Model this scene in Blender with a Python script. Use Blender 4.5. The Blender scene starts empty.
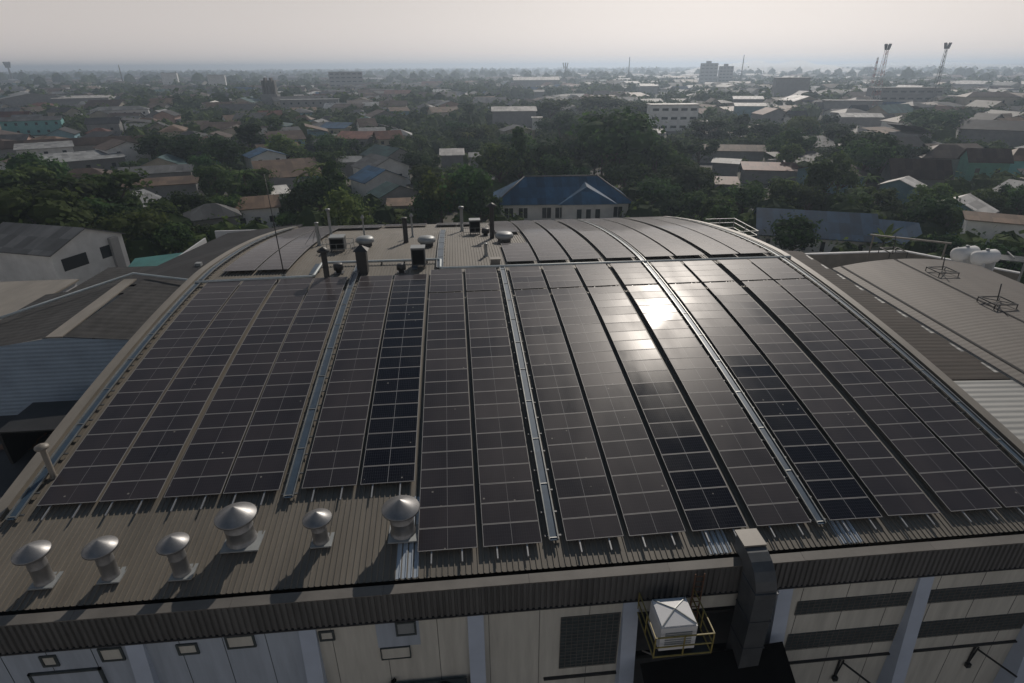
import bpy, math, random
from mathutils import Vector, Matrix, noise
random.seed(7)
sc = bpy.context.scene
COL = sc.collection
R = math.radians
# ------------------------------------------------------------------ camera
CX, CY, CZ = -0.8179, -19.0956, 18.8539
YAW, PIT, ROL, FOC = 0.0939, 0.4412, -0.0057, 582.5575
F = Vector((math.sin(YAW)*math.cos(PIT), math.cos(YAW)*math.cos(PIT), -math.sin(PIT)))
_R = Vector((math.cos(YAW), -math.sin(YAW), 0)); _U = _R.cross(F)
RR = _R*math.cos(ROL)+_U*math.sin(ROL); UU = -_R*math.sin(ROL)+_U*math.cos(ROL)
CAM = Vector((CX, CY, CZ))
cam = bpy.data.cameras.new('camera'); cam_o = bpy.data.objects.new('camera', cam); COL.objects.link(cam_o)
cam.sensor_width = 36; cam.lens = FOC*36/1024; cam.clip_start = 0.5; cam.clip_end = 30000
M3 = Matrix((RR, UU, -F)).transposed()
cam_o.matrix_world = Matrix.Translation(CAM) @ M3.to_4x4()
sc.camera = cam_o
def ray(u, v): return F+RR*((u-512)/FOC)+UU*((341.5-v)/FOC)
def at(u, v, z):
    d = ray(u, v); return CAM+d*((z-CZ)/d.z)
def proj(p):
    d = Vector(p)-CAM; w = d.dot(F)
    if w < 1: return (-9e3, -9e3, w)
    return (512+FOC*d.dot(RR)/w, 341.5-FOC*d.dot(UU)/w, w)
G = -13.0                       # ground level (roof eave is at 0)
# ------------------------------------------------------------------ light
SUN_EL, SUN_AZ = R(33.5), R(23)
S = Vector((math.sin(SUN_AZ)*math.cos(SUN_EL), math.cos(SUN_AZ)*math.cos(SUN_EL), math.sin(SUN_EL)))
sun = bpy.data.lights.new('sun', 'SUN'); sun.energy = 4.4; sun.angle = R(0.6); sun.color = (1, 0.91, 0.81)
so = bpy.data.objects.new('sun', sun); COL.objects.link(so); so.rotation_euler = S.to_track_quat('Z', 'Y').to_euler(); so.location = (0, 0, 200)
w = bpy.data.worlds.new('World'); sc.world = w; w.use_nodes = True
nt = w.node_tree; nt.nodes.clear()
sky = nt.nodes.new('ShaderNodeTexSky'); sky.sky_type = 'NISHITA'; sky.sun_disc = False
sky.sun_elevation = SUN_EL; sky.sun_rotation = SUN_AZ; sky.altitude = 50; sky.air_density = 1.0; sky.dust_density = 3.0; sky.ozone_density = 1.5
hs = nt.nodes.new('ShaderNodeHueSaturation'); hs.inputs['Saturation'].default_value = 0.3
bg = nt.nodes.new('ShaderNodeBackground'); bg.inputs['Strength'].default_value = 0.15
wo = nt.nodes.new('ShaderNodeOutputWorld')
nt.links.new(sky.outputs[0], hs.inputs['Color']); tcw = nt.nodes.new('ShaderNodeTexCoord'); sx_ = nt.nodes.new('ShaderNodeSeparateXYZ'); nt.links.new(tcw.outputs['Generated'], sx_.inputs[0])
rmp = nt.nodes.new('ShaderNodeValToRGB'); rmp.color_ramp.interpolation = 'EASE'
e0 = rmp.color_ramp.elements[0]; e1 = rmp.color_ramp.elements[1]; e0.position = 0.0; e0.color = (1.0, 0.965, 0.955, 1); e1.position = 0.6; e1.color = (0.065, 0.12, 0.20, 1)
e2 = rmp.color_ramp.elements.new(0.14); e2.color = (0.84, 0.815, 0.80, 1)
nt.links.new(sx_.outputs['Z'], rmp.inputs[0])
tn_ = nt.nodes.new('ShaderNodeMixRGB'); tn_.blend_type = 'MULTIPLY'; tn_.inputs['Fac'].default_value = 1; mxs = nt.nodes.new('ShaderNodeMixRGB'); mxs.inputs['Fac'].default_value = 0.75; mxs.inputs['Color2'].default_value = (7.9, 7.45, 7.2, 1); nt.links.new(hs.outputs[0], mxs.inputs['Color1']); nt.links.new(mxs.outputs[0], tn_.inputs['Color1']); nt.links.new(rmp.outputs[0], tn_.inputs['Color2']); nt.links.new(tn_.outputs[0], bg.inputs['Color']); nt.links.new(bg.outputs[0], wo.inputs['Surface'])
sc.view_settings.view_transform = 'Standard'; sc.view_settings.look = 'None'; sc.view_settings.gamma = 1; sc.view_settings.exposure = -0.7
sc.render.engine = 'CYCLES'; sc.cycles.volume_bounces = 0; sc.cycles.max_bounces = 5; sc.cycles.volume_step_rate = 4
# ------------------------------------------------------------------ materials
def N(t, k, **kw):
    n = t.nodes.new('ShaderNode'+k)
    for a, b in kw.items():
        if a in n.inputs.keys(): n.inputs[a].default_value = b
        else: setattr(n, a, b)
    return n
def basemat(name):
    m = bpy.data.materials.new(name); m.use_nodes = True
    t = m.node_tree; b = t.nodes['Principled BSDF']; return m, t, b
def mat(name, col, rough=0.7, metal=0.0, var=0.25, scale=0.6, stretch=(1, 1, 1), rnd=0.0, bump=0.0, spec=0.5, wave=None, patch=None, bstr=0.6):
    """weathered surface: base colour broken up by noise, optional per-object tint and ribs"""
    m, t, b = basemat(name); L = t.links
    tc = N(t, 'TexCoord'); mp = N(t, 'Mapping'); mp.inputs['Scale'].default_value = stretch
    L.new(tc.outputs['Object'], mp.inputs['Vector'])
    n1 = N(t, 'TexNoise', Scale=scale, Detail=6.0, Roughness=0.65); L.new(mp.outputs[0], n1.inputs['Vector'])
    mr = N(t, 'MapRange'); mr.inputs['From Min'].default_value = 0.3; mr.inputs['From Max'].default_value = 0.7
    mr.inputs['To Min'].default_value = 1-var; mr.inputs['To Max'].default_value = 1+var
    L.new(n1.outputs['Fac'], mr.inputs['Value'])
    hsv = N(t, 'HueSaturation'); hsv.inputs['Color'].default_value = (*col, 1)
    val = mr.outputs[0]
    if rnd:
        oi = N(t, 'ObjectInfo'); m2 = N(t, 'MapRange'); m2.inputs['To Min'].default_value = 1-rnd; m2.inputs['To Max'].default_value = 1+rnd
        L.new(oi.outputs['Random'], m2.inputs['Value']); mu = N(t, 'Math', operation='MULTIPLY')
        L.new(val, mu.inputs[0]); L.new(m2.outputs[0], mu.inputs[1]); val = mu.outputs[0]
    if patch:
        vm = N(t, 'VectorMath', operation='DIVIDE'); vm.inputs[1].default_value = patch; L.new(tc.outputs['Object'], vm.inputs[0])
        vf = N(t, 'VectorMath', operation='FLOOR'); L.new(vm.outputs[0], vf.inputs[0]); oi2 = N(t, 'ObjectInfo')
        va = N(t, 'VectorMath', operation='ADD'); L.new(vf.outputs[0], va.inputs[0]); L.new(oi2.outputs['Random'], va.inputs[1])
        wn = N(t, 'TexWhiteNoise'); L.new(va.outputs[0], wn.inputs['Vector']); m3 = N(t, 'MapRange'); m3.inputs['To Min'].default_value = .72; m3.inputs['To Max'].default_value = 1.28
        L.new(wn.outputs['Value'], m3.inputs['Value']); m4 = N(t, 'Math', operation='MULTIPLY'); L.new(val, m4.inputs[0]); L.new(m3.outputs[0], m4.inputs[1]); val = m4.outputs[0]
    L.new(val, hsv.inputs['Value']); L.new(hsv.outputs[0], b.inputs['Base Color'])
    b.inputs['Roughness'].default_value = rough; b.inputs['Metallic'].default_value = metal; b.inputs['Specular IOR Level'].default_value = spec
    h = None
    if wave:
        axis, sp = wave
        wv = N(t, 'TexWave', wave_type='BANDS', bands_direction=axis, Scale=1.0/sp*0.5/ (1.0) * 0.314*2); L.new(tc.outputs['Object'], wv.inputs['Vector'])
        bp = N(t, 'Bump', Strength=bstr, Distance=0.05); L.new(wv.outputs['Fac'], bp.inputs['Height']); L.new(bp.outputs[0], b.inputs['Normal'])
    elif bump:
        bp = N(t, 'Bump', Strength=bump, Distance=0.1); L.new(n1.outputs['Fac'], bp.inputs['Height']); L.new(bp.outputs[0], b.inputs['Normal'])
    return m
MT = {}
MT['roof'] = mat('aged_metal_roofing', (0.155, 0.138, 0.112), 0.6, 0.0, 0.2, 0.9, (0.9, 0.12, 1))
MT['roof_trim'] = mat('trim_metal', (0.20, 0.18, 0.15), 0.5, 0, 0.2, 0.7, (1, .3, 1))
MT['cap'] = mat('cap_flashing', (0.14, 0.13, 0.115), 0.6, 0, 0.25, 0.5)
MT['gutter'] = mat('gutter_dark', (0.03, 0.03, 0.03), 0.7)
MT['fascia'] = mat('fascia_sheet', (0.10, 0.097, 0.092), 0.6, 0, 0.3, 0.8, (1, 1, .2))
MT['wall_blue'] = mat('blue_white_wall', (0.36, 0.40, 0.45), 0.8, 0, 0.16, 1.2, (1.5, 1, .15))
MT['wall_cream'] = mat('cream_wall', (0.50, 0.48, 0.42), 0.85, 0, 0.16, 1.2, (1.5, 1, .15))
MT['pilaster'] = mat('pale_blue_paint', (0.45, 0.50, 0.58), 0.8, 0, 0.08)
MT['frame_dark'] = mat('dark_frame', (0.05, 0.06, 0.06), 0.6)
MT['block_glass'] = mat('louvre_block', (0.05, 0.062, 0.064), 0.35, 0, 0.3, 3)
MT['black'] = mat('black_sheet', (0.010, 0.010, 0.010), 0.95, spec=0.05)
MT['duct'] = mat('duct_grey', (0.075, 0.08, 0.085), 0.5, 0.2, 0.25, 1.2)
MT['galv'] = mat('galvanised', (0.22, 0.22, 0.22), 0.42, 0.6, 0.22, 1.6, (1, 1, .3), bump=0.08)
MT['galv_dull'] = mat('galvanised_dull', (0.24, 0.25, 0.245), 0.45, 0.55, 0.2, 3)
MT['plate'] = mat('pale_plate', (0.27, 0.285, 0.285), 0.5, 0.2, 0.15)
MT['rail'] = mat('aluminium_rail', (0.4, 0.4, 0.4), 0.4, 0.6, 0.05)
MT['pframe'] = mat('panel_frame', (0.25, 0.245, 0.24), 0.55, 0.1, 0.05)
MT['pipe'] = mat('pale_pipe', (0.44, 0.48, 0.48), 0.5, 0.1, 0.15)
MT['dark_metal'] = mat('dark_metal', (0.035, 0.035, 0.035), 0.5, 0.3, 0.3)
MT['grate'] = mat('grating', (0.045, 0.075, 0.11), 0.5, 0.2, 0.2, 2)
MT['sheet_sky'] = mat('skylight_sheet', (0.42, 0.47, 0.52), 0.3, 0, 0.1)
MT['yellow'] = mat('yellow_paint', (0.24, 0.19, 0.055), 0.5, 0, 0.25, 4)
MT['white'] = mat('white_plastic', (0.62, 0.62, 0.62), 0.5, 0, 0.06)
MT['rust'] = mat('rusty_steel', (0.12, 0.06, 0.035), 0.8)
MT['left_roof'] = mat('left_tile_roof', (0.045, 0.044, 0.043), 0.75, 0, 0.35, 1.2, (1, .4, 1), wave=('Y', 0.8), spec=.15, bstr=.3)
MT['dark_roof'] = mat('dark_roof', (0.03, 0.03, 0.032), 0.75, 0, 0.25, .5, spec=.15)
MT['blue_wall'] = mat('blue_cladding', (0.27, 0.34, 0.41), 0.6, 0, 0.15, .5, wave=('Z', 0.35))
MT['white_wall'] = mat('dull_white_wall', (0.46, 0.47, 0.48), 0.85, 0, 0.12, .3)
MT['right_roof'] = mat('beige_roof', (0.105, 0.092, 0.08), 0.65, 0, 0.2, .5, (1, .2, 1), wave=('Y', 0.5), bstr=0.15, spec=.3)
MT['right_lean'] = mat('brown_lean_roof', (0.05, 0.042, 0.036), 0.75, 0, 0.3, .8, (.3, 1, 1), wave=('Y', 0.6), bstr=.3, spec=.15)
MT['translucent'] = mat('pale_sheet', (0.26, 0.26, 0.245), 0.5, 0, 0.15, 1.0, (.2, 1, 1), wave=('Y', 0.6))
MT['trunk'] = mat('bark', (0.07, 0.05, 0.035), 0.9)
MT['glass'] = mat('dark_window', (0.02, 0.025, 0.03), 0.15, 0, 0.1)
MT['ground'] = mat('ground_soil', (0.085, 0.08, 0.06), 0.95, 0, 0.4, 0.02)
MT['concrete'] = mat('concrete_yard', (0.19, 0.18, 0.165), 0.9, 0, 0.3, 0.25)
MT['asphalt'] = mat('asphalt', (0.06, 0.06, 0.06), 0.9, 0, .2, .2)
MT['tower_red'] = mat('tower_red', (0.32, 0.07, 0.05), 0.6); MT['tower_white'] = mat('tower_white', (0.6, 0.6, 0.6), 0.6)
MT['tarp'] = mat('teal_tarp', (0.07, 0.22, 0.20), 0.6, 0, .2)
RC = dict(grey=(0.085, 0.087, 0.088), dark=(0.04, 0.041, 0.043), brown=(0.07, 0.05, 0.04), red=(0.14, 0.062, 0.045), blue=(0.024, 0.07, 0.13), white=(0.50, 0.48, 0.45),
          green=(0.05, 0.10, 0.10), rust=(0.14, 0.095, 0.065), pale=(0.20, 0.205, 0.205))
for k, c in RC.items(): MT['r_'+k] = mat(k+'_roofing', c, 0.6, 0, 0.28, 0.5, (1, .3, 1), rnd=0.25, spec=0.15, patch=(1.9, 2.7, 50))
WC = dict(white=(0.62, 0.62, 0.61), cream=(0.36, 0.33, 0.27), grey=(0.22, 0.22, 0.22), green=(0.13, 0.33, 0.26), teal=(0.14, 0.36, 0.36), pink=(0.36, 0.24, 0.2), bluegreen=(0.14, 0.25, 0.30))
for k, c in WC.items(): MT['w_'+k] = mat(k+'_render', c, 0.85, 0, 0.15, 0.4, rnd=0.15)

def panel_mat(name, base, rough, dust_col, dust, coat_rough):
    m, t, b = basemat(name); L = t.links
    tc = N(t, 'TexCoord'); sp = N(t, 'SeparateXYZ'); L.new(tc.outputs['Object'], sp.inputs[0])
    def lines(sock, off, pitch, wd):
        a = N(t, 'Math', operation='ADD'); a.inputs[1].default_value = off; L.new(sock, a.inputs[0])
        d = N(t, 'Math', operation='DIVIDE'); d.inputs[1].default_value = pitch; L.new(a.outputs[0], d.inputs[0])
        f = N(t, 'Math', operation='FRACT'); L.new(d.outputs[0], f.inputs[0])
        l = N(t, 'Math', operation='LESS_THAN'); l.inputs[1].default_value = wd/pitch; L.new(f.outputs[0], l.inputs[0]); return l.outputs[0]
    lx = lines(sp.outputs['X'], 10.0*0.1065, 0.1065, 0.008); ly = lines(sp.outputs['Y'], 0.55, 0.1835, 0.008)
    ab = N(t, 'Math', operation='ABSOLUTE'); L.new(sp.outputs['X'], ab.inputs[0])
    lc = N(t, 'Math', operation='LESS_THAN'); lc.inputs[1].default_value = 0.011; L.new(ab.outputs[0], lc.inputs[0])
    mx = N(t, 'Math', operation='MAXIMUM'); L.new(lx, mx.inputs[0]); L.new(ly, mx.inputs[1])
    m1 = N(t, 'MixRGB'); m1.inputs['Color1'].default_value = (*base, 1); m1.inputs['Color2'].default_value = (0.09, 0.09, 0.095, 1)
    s1 = N(t, 'Math', operation='MULTIPLY'); s1.inputs[1].default_value = 0.5; L.new(mx.outputs[0], s1.inputs[0]); L.new(s1.outputs[0], m1.inputs['Fac'])
    m2 = N(t, 'MixRGB'); m2.inputs['Color2'].default_value = (0.30, 0.30, 0.30, 1); L.new(m1.outputs[0], m2.inputs['Color1']); L.new(lc.outputs[0], m2.inputs['Fac'])
    nz = N(t, 'TexNoise', Scale=0.35, Detail=5.0); geo = N(t, 'NewGeometry'); mpp = N(t, 'Mapping'); mpp.inputs['Scale'].default_value = (1.6, .5, 1); L.new(geo.outputs['Position'], mpp.inputs['Vector']); L.new(mpp.outputs[0], nz.inputs['Vector'])
    oi = N(t, 'ObjectInfo'); a1 = N(t, 'Math', operation='MULTIPLY_ADD'); a1.inputs[1].default_value = 0.35; a1.inputs[2].default_value = -0.17
    L.new(oi.outputs['Random'], a1.inputs[0]); a2 = N(t, 'Math', operation='ADD'); L.new(a1.outputs[0], a2.inputs[0]); L.new(nz.outputs['Fac'], a2.inputs[1])
    a3 = N(t, 'Math', operation='MULTIPLY', use_clamp=True); a3.inputs[1].default_value = dust*2; L.new(a2.outputs[0], a3.inputs[0])
    m3 = N(t, 'MixRGB'); m3.inputs['Color2'].default_value = (*dust_col, 1); L.new(m2.outputs[0], m3.inputs['Color1']); L.new(a3.outputs[0], m3.inputs['Fac'])
    vo = N(t, 'TexVoronoi', Scale=0.9); L.new(geo.outputs['Position'], vo.inputs['Vector']); vl = N(t, 'Math', operation='LESS_THAN'); vl.inputs[1].default_value = 0.045; L.new(vo.outputs['Distance'], vl.inputs[0])
    m5 = N(t, 'MixRGB'); m5.inputs['Color2'].default_value = (0.2, 0.19, 0.17, 1); L.new(m3.outputs[0], m5.inputs['Color1']); L.new(vl.outputs[0], m5.inputs['Fac']); L.new(m5.outputs[0], b.inputs['Base Color'])
    b.inputs['Roughness'].default_value = rough
    b.inputs['Specular IOR Level'].default_value = 0.11; b.inputs['Sheen Weight'].default_value = 0.05 if dust > .3 else 0; b.inputs['Sheen Roughness'].default_value = .5; b.inputs['Sheen Tint'].default_value = (1, .84, .8, 1); rr_ = N(t, 'MapRange'); rr_.inputs['To Min'].default_value = rough-.12; rr_.inputs['To Max'].default_value = rough+.12; L.new(a2.outputs[0], rr_.inputs['Value']); L.new(rr_.outputs[0], b.inputs['Roughness']); b.inputs['Coat Weight'].default_value = 0.3; b.inputs['Coat Roughness'].default_value = coat_rough
    return m
MT['pv_dusty'] = panel_mat('dusty_panel_glass', (0.010, 0.011, 0.016), 0.36, (0.042, 0.036, 0.040), 0.5, 0.06)
MT['pv_clean'] = panel_mat('clean_panel_glass', (0.004, 0.0045, 0.009), 0.22, (0.03, 0.028, 0.03), 0.10, 0.06)

def leaf_mat(name, c1, c2):
    m, t, b = basemat(name); L = t.links
    g = N(t, 'NewGeometry'); oi = N(t, 'ObjectInfo')
    mx = N(t, 'MixRGB'); mx.inputs['Color1'].default_value = (*c1, 1); mx.inputs['Color2'].default_value = (*c2, 1)
    L.new(g.outputs['Random Per Island'], mx.inputs['Fac'])
    h = N(t, 'HueSaturation'); L.new(mx.outputs[0], h.inputs['Color'])
    mr = N(t, 'MapRange'); mr.inputs['To Min'].default_value = 0.55; mr.inputs['To Max'].default_value = 1.7; hm = N(t, 'MapRange'); hm.inputs['To Min'].default_value = .465; hm.inputs['To Max'].default_value = .53; hw_ = N(t, 'TexWhiteNoise', noise_dimensions='1D'); L.new(oi.outputs['Random'], hw_.inputs['W']); L.new(hw_.outputs['Value'], hm.inputs['Value']); L.new(hm.outputs[0], h.inputs['Hue']); L.new(oi.outputs['Random'], mr.inputs['Value']); L.new(mr.outputs[0], h.inputs['Value'])
    L.new(h.outputs[0], b.inputs['Base Color']); b.inputs['Roughness'].default_value = 0.85; b.inputs['Specular IOR Level'].default_value = 0.08
    tr = N(t, 'BsdfTranslucent'); L.new(h.outputs[0], tr.inputs['Color']); ms = N(t, 'MixShader'); ms.inputs['Fac'].default_value = 0.4
    out = t.nodes['Material Output']; L.new(b.outputs[0], ms.inputs[1]); L.new(tr.outputs[0], ms.inputs[2]); L.new(ms.outputs[0], out.inputs['Surface'])
    return m
MT['leaf'] = leaf_mat('dark_foliage', (0.018, 0.040, 0.015), (0.062, 0.105, 0.032))
MT['leaf_light'] = leaf_mat('light_foliage', (0.04, 0.07, 0.018), (0.11, 0.15, 0.045))
MT['leaf_banana'] = leaf_mat('banana_leaf', (0.06, 0.11, 0.03), (0.14, 0.20, 0.06))

# ------------------------------------------------------------------ mesh builder
class MB:
    def __init__(s): s.v = []; s.f = []; s.sm = []
    def add(s, vs, fs, smooth=False):
        n = len(s.v); s.v += [tuple(p) for p in vs]; s.f += [tuple(i+n for i in f) for f in fs]; s.sm += [smooth]*len(fs)
    def box(s, x0, x1, y0, y1, z0, z1):
        s.add([(x0, y0, z0), (x1, y0, z0), (x1, y1, z0), (x0, y1, z0), (x0, y0, z1), (x1, y0, z1), (x1, y1, z1), (x0, y1, z1)],
              [(0, 3, 2, 1), (4, 5, 6, 7), (0, 1, 5, 4), (1, 2, 6, 5), (2, 3, 7, 6), (3, 0, 4, 7)])
    def bar(s, a, b, w, h=None):
        a = Vector(a); b = Vector(b); h = h or w; d = (b-a).normalized(); up = Vector((0, 0, 1)) if abs(d.z) < .95 else Vector((0, 1, 0))
        x = d.cross(up).normalized()*w/2; y = x.cross(d).normalized()*h/2
        s.add([a-x-y, a+x-y, a+x+y, a-x+y, b-x-y, b+x-y, b+x+y, b-x+y], [(0, 3, 2, 1), (4, 5, 6, 7), (0, 1, 5, 4), (1, 2, 6, 5), (2, 3, 7, 6), (3, 0, 4, 7)])
    def tube(s, pts, r, n=10, caps=True):
        pts = [Vector(p) for p in pts]; rs = r if isinstance(r, (list, tuple)) else [r]*len(pts); vs = []; fs = []
        for i, p in enumerate(pts):
            d = (pts[min(i+1, len(pts)-1)]-pts[max(i-1, 0)]).normalized(); up = Vector((0, 0, 1)) if abs(d.z) < .9 else Vector((0, 1, 0))
            x = d.cross(up).normalized(); y = x.cross(d).normalized()
            for k in range(n):
                a = 2*math.pi*k/n; vs.append(p+(x*math.cos(a)+y*math.sin(a))*rs[i])
        for i in range(len(pts)-1):
            for k in range(n): fs.append((i*n+k, i*n+(k+1) % n, (i+1)*n+(k+1) % n, (i+1)*n+k))
        if caps: fs.append(tuple(range(n))[::-1]); fs.append(tuple(range((len(pts)-1)*n, len(pts)*n)))
        s.add(vs, fs, True)
    def lathe(s, prof, c=(0, 0, 0), n=24):
        vs = []; fs = []
        for r, z in prof:
            for k in range(n): a = 2*math.pi*k/n; vs.append((c[0]+r*math.cos(a), c[1]+r*math.sin(a), c[2]+z))
        for i in range(len(prof)-1):
            for k in range(n): fs.append((i*n+k, i*n+(k+1) % n, (i+1)*n+(k+1) % n, (i+1)*n+k))
        s.add(vs, fs, True)
    def poly(s, vs): s.add(vs, [tuple(range(len(vs)))])
    def slab(s, top, t):
        n = len(top); vs = [tuple(p) for p in top]+[(p[0], p[1], p[2]-t) for p in top]
        s.add(vs, [tuple(range(n)), tuple(range(2*n-1, n-1, -1))]+[(i, i+n, (i+1) % n+n, (i+1) % n) for i in range(n)])
    def mesh(s, name, m):
        me = bpy.data.meshes.new(name); me.from_pydata(s.v, [], s.f); me.materials.append(MT[m] if isinstance(m, str) else m)
        me.polygons.foreach_set('use_smooth', s.sm); me.update()
        return me
    def build(s, name, m, parent=None, loc=None):
        o = bpy.data.objects.new(name, s.mesh(name, m)); COL.objects.link(o)
        if parent: o.parent = parent
        if loc: o.location = loc
        return o
def tag(o, label=None, cat=None, group=None, kind=None):
    if label: o['label'] = label
    if cat: o['category'] = cat
    if group: o['group'] = group
    if kind: o['kind'] = kind
    return o
def thing(name, label, cat, loc=(0, 0, 0), rz=0, group=None):
    o = bpy.data.objects.new(name, None); COL.objects.link(o); o.location = loc; o.rotation_euler = (0, 0, rz); o.empty_display_size = .2
    return tag(o, label, cat, group)
def inst(name, me, parent, loc=None, scale=None):
    o = bpy.data.objects.new(name, me); COL.objects.link(o); o.parent = parent
    if loc: o.location = loc
    if scale: o.scale = scale
    return o
def dup(root, loc, rz=0, scale=None):
    r = root.copy(); COL.objects.link(r); r.location = loc; r.rotation_euler = (0, 0, rz)
    if scale: r.scale = scale
    for ch in root.children:
        c = ch.copy(); COL.objects.link(c); c.parent = r
        for g in ch.children: d = g.copy(); COL.objects.link(d); d.parent = c
    return r
_o = 'zeroth first second third fourth fifth sixth seventh eighth ninth tenth eleventh twelfth thirteenth fourteenth fifteenth sixteenth seventeenth eighteenth nineteenth'.split()
_t = ['', '', 'twent', 'thirt', 'fort', 'fift', 'sixt', 'sevent', 'eight', 'ninet']
def ordw(n):
    if n < 20: return _o[n]
    if n >= 100: return 'one hundred and '+ordw(n-100) if n > 100 else 'hundredth'
    return _t[n//10]+('ieth' if n % 10 == 0 else 'y-'+_o[n % 10])

# ------------------------------------------------------------------ roof profile
TH0, K1, K2 = 0.1947, 0.0028, 0.0001
_P = [(0., 0., 0.)]; _s = 0.; _y = 0.; _z = 0.
while _s < 30.6:
    th = TH0-K1*_s-K2*_s*_s; _y += math.cos(th)*.05; _z += math.sin(th)*.05; _s += .05; _P.append((_s, _y, _z))
YA = 29.5
def _interp(x, i, j):
    if x <= 0: return x*_P[1][j]/_P[1][i]
    lo, hi = 0, len(_P)-1
    if x >= _P[hi][i]: return _P[hi][j]
    while hi-lo > 1:
        m = (lo+hi)//2
        if _P[m][i] > x: hi = m
        else: lo = m
    a = (x-_P[lo][i])/(_P[hi][i]-_P[lo][i]); return _P[lo][j]*(1-a)+_P[hi][j]*a
def zr(y): return _interp(YA-abs(y-YA), 1, 2)      # panel plane height over y
def ys(s): return _interp(s, 0, 1)                  # arc length to y (front half)
def slope(y): return (zr(y+.05)-zr(y-.05))/.1
ROOF_D = 0.30                                        # roof sheet lies this far under the panels
X0, X1, Y0, Y1 = -22.3, 28.3, -1.0, 60.0

# ================================================================== WAREHOUSE
wh = thing('warehouse', 'long warehouse with low arched brown metal roof covered in solar panels', 'warehouse')
m = MB(); ysamp = [Y0+(Y1-Y0)*i/60 for i in range(61)]
xs = []; x = X0
while x < X1:
    xs += [(x, 0), (x+.185, 0), (x+.20, .045), (x+.235, .045)]; x += .25
vs = []; fs = []
for y in ysamp:
    for (x, h) in xs: vs.append((x, y, zr(y)-ROOF_D+h))
n = len(xs)
for j in range(60):
    for i in range(n-1): fs.append((j*n+i, j*n+i+1, (j+1)*n+i+1, (j+1)*n+i))
m.add(vs, fs); m.build('roof_sheet', 'roof', wh)
m = MB()
def arcstrip(m, x0, x1, y0, y1, dz, h, step=1.0):
    k = max(1, int((y1-y0)/step)); vs = []; fs = []
    for i in range(k+1):
        y = y0+(y1-y0)*i/k; z = zr(y)+dz
        vs += [(x0, y, z), (x1, y, z), (x1, y, z+h), (x0, y, z+h)]
    for i in range(k):
        a = i*4; b = a+4
        fs += [(a, b, b+1, a+1), (a+1, b+1, b+2, a+2), (a+2, b+2, b+3, a+3), (a+3, b+3, b, a)]
    fs += [(0, 1, 2, 3), (k*4+3, k*4+2, k*4+1, k*4)]
    m.add(vs, fs)
for (a, b) in ((X0-.25, X0+.35), (X1-.3, X1+.25)):
    m = MB(); arcstrip(m, a, b, Y0, Y1, -.30, .22); m.build('edge_flashing', 'roof_trim', wh)
m = MB(); m.box(X0, X1, -1.28, -1.0, -.95, -.85); m.build('gutter', 'gutter', wh)
m = MB(); xx = X0-.2; i = 0
while xx < X1:
    x2 = min(xx+6.0, X1+.2); m.slab([(xx, -1.68-.004*(i % 3), -.50), (x2-.01, -1.68-.004*(i % 3), -.50), (x2-.01, -1.25, -.44-.006*(i % 2)), (xx, -1.25, -.44-.006*(i % 2))], .05); xx = x2; i += 1
m.build('eave_cap', 'cap', wh)
m = MB(); xx = X0-.2; vs = []; fs = []   # corrugated fascia
for z in (-2.08, -.55):
    xx = X0-.2
    while xx < X1+.2:
        for dx, dy in ((0, 0), (.11, 0), (.14, .07), (.22, .07)): vs.append((xx+dx, -1.68+dy, z))
        xx += .25
n = len(vs)//2
for i in range(n-1): fs.append((i, i+1, n+i+1, n+i))
m.add(vs, fs); m.build('fascia', 'fascia', wh)
m = MB(); m.box(X0-.2, X1+.2, -1.71, -1.55, -2.13, -2.06); m.build('fascia_trim', 'gutter', wh)
# walls bay by bay
PIL = [-21.5, -14.55, -7.75, -.8, 5.95, 12.95, 19.65, 26.4]
for i, xc in enumerate(PIL):
    m = MB(); m.add([(xc-.34, -1.55, -2.08), (xc+.34, -1.55, -2.08), (xc+.34, -1.70, -2.08), (xc-.34, -1.70, -2.08), (xc-.34, -1.55, G), (xc+.34, -1.55, G), (xc+.34, -2.75, G), (xc-.34, -2.75, G)],
          [(0, 1, 2, 3), (3, 2, 6, 7), (2, 1, 5, 6), (0, 3, 7, 4)]); m.build('pilaster', 'pilaster', wh)
for a, b, mm in ((X0, -7.75, 'wall_blue'), (-7.75, 5.95, 'wall_cream'), (12.95, X1, 'wall_cream')):
    m = MB(); m.box(a, b, -1.6, -1.35, G, -1.2); wl = m.build('wall', mm, wh)
    m = MB(); xx = a+.9
    while xx < b: m.box(xx, xx+.02, -1.612, -1.598, G, -2.1); xx += 1.7 if a < -7.8 else 2.2
    m.build('seam', 'frame_dark' if a < -8 else 'fascia', wl)
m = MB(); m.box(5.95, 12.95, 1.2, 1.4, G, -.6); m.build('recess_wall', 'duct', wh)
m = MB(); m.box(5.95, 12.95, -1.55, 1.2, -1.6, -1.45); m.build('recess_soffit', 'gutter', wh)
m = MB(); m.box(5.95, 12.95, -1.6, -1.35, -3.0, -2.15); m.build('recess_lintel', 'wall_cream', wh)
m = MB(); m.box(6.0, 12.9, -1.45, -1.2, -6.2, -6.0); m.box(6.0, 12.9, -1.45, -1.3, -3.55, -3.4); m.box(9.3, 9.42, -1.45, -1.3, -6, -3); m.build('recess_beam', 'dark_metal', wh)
for x in (6.9, 8.6, 11.8):
    m = MB(); m.box(x-.55, x+.55, 1.15, 1.2, -6.4, -4.4); m.build('window', 'glass', wh)
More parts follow.
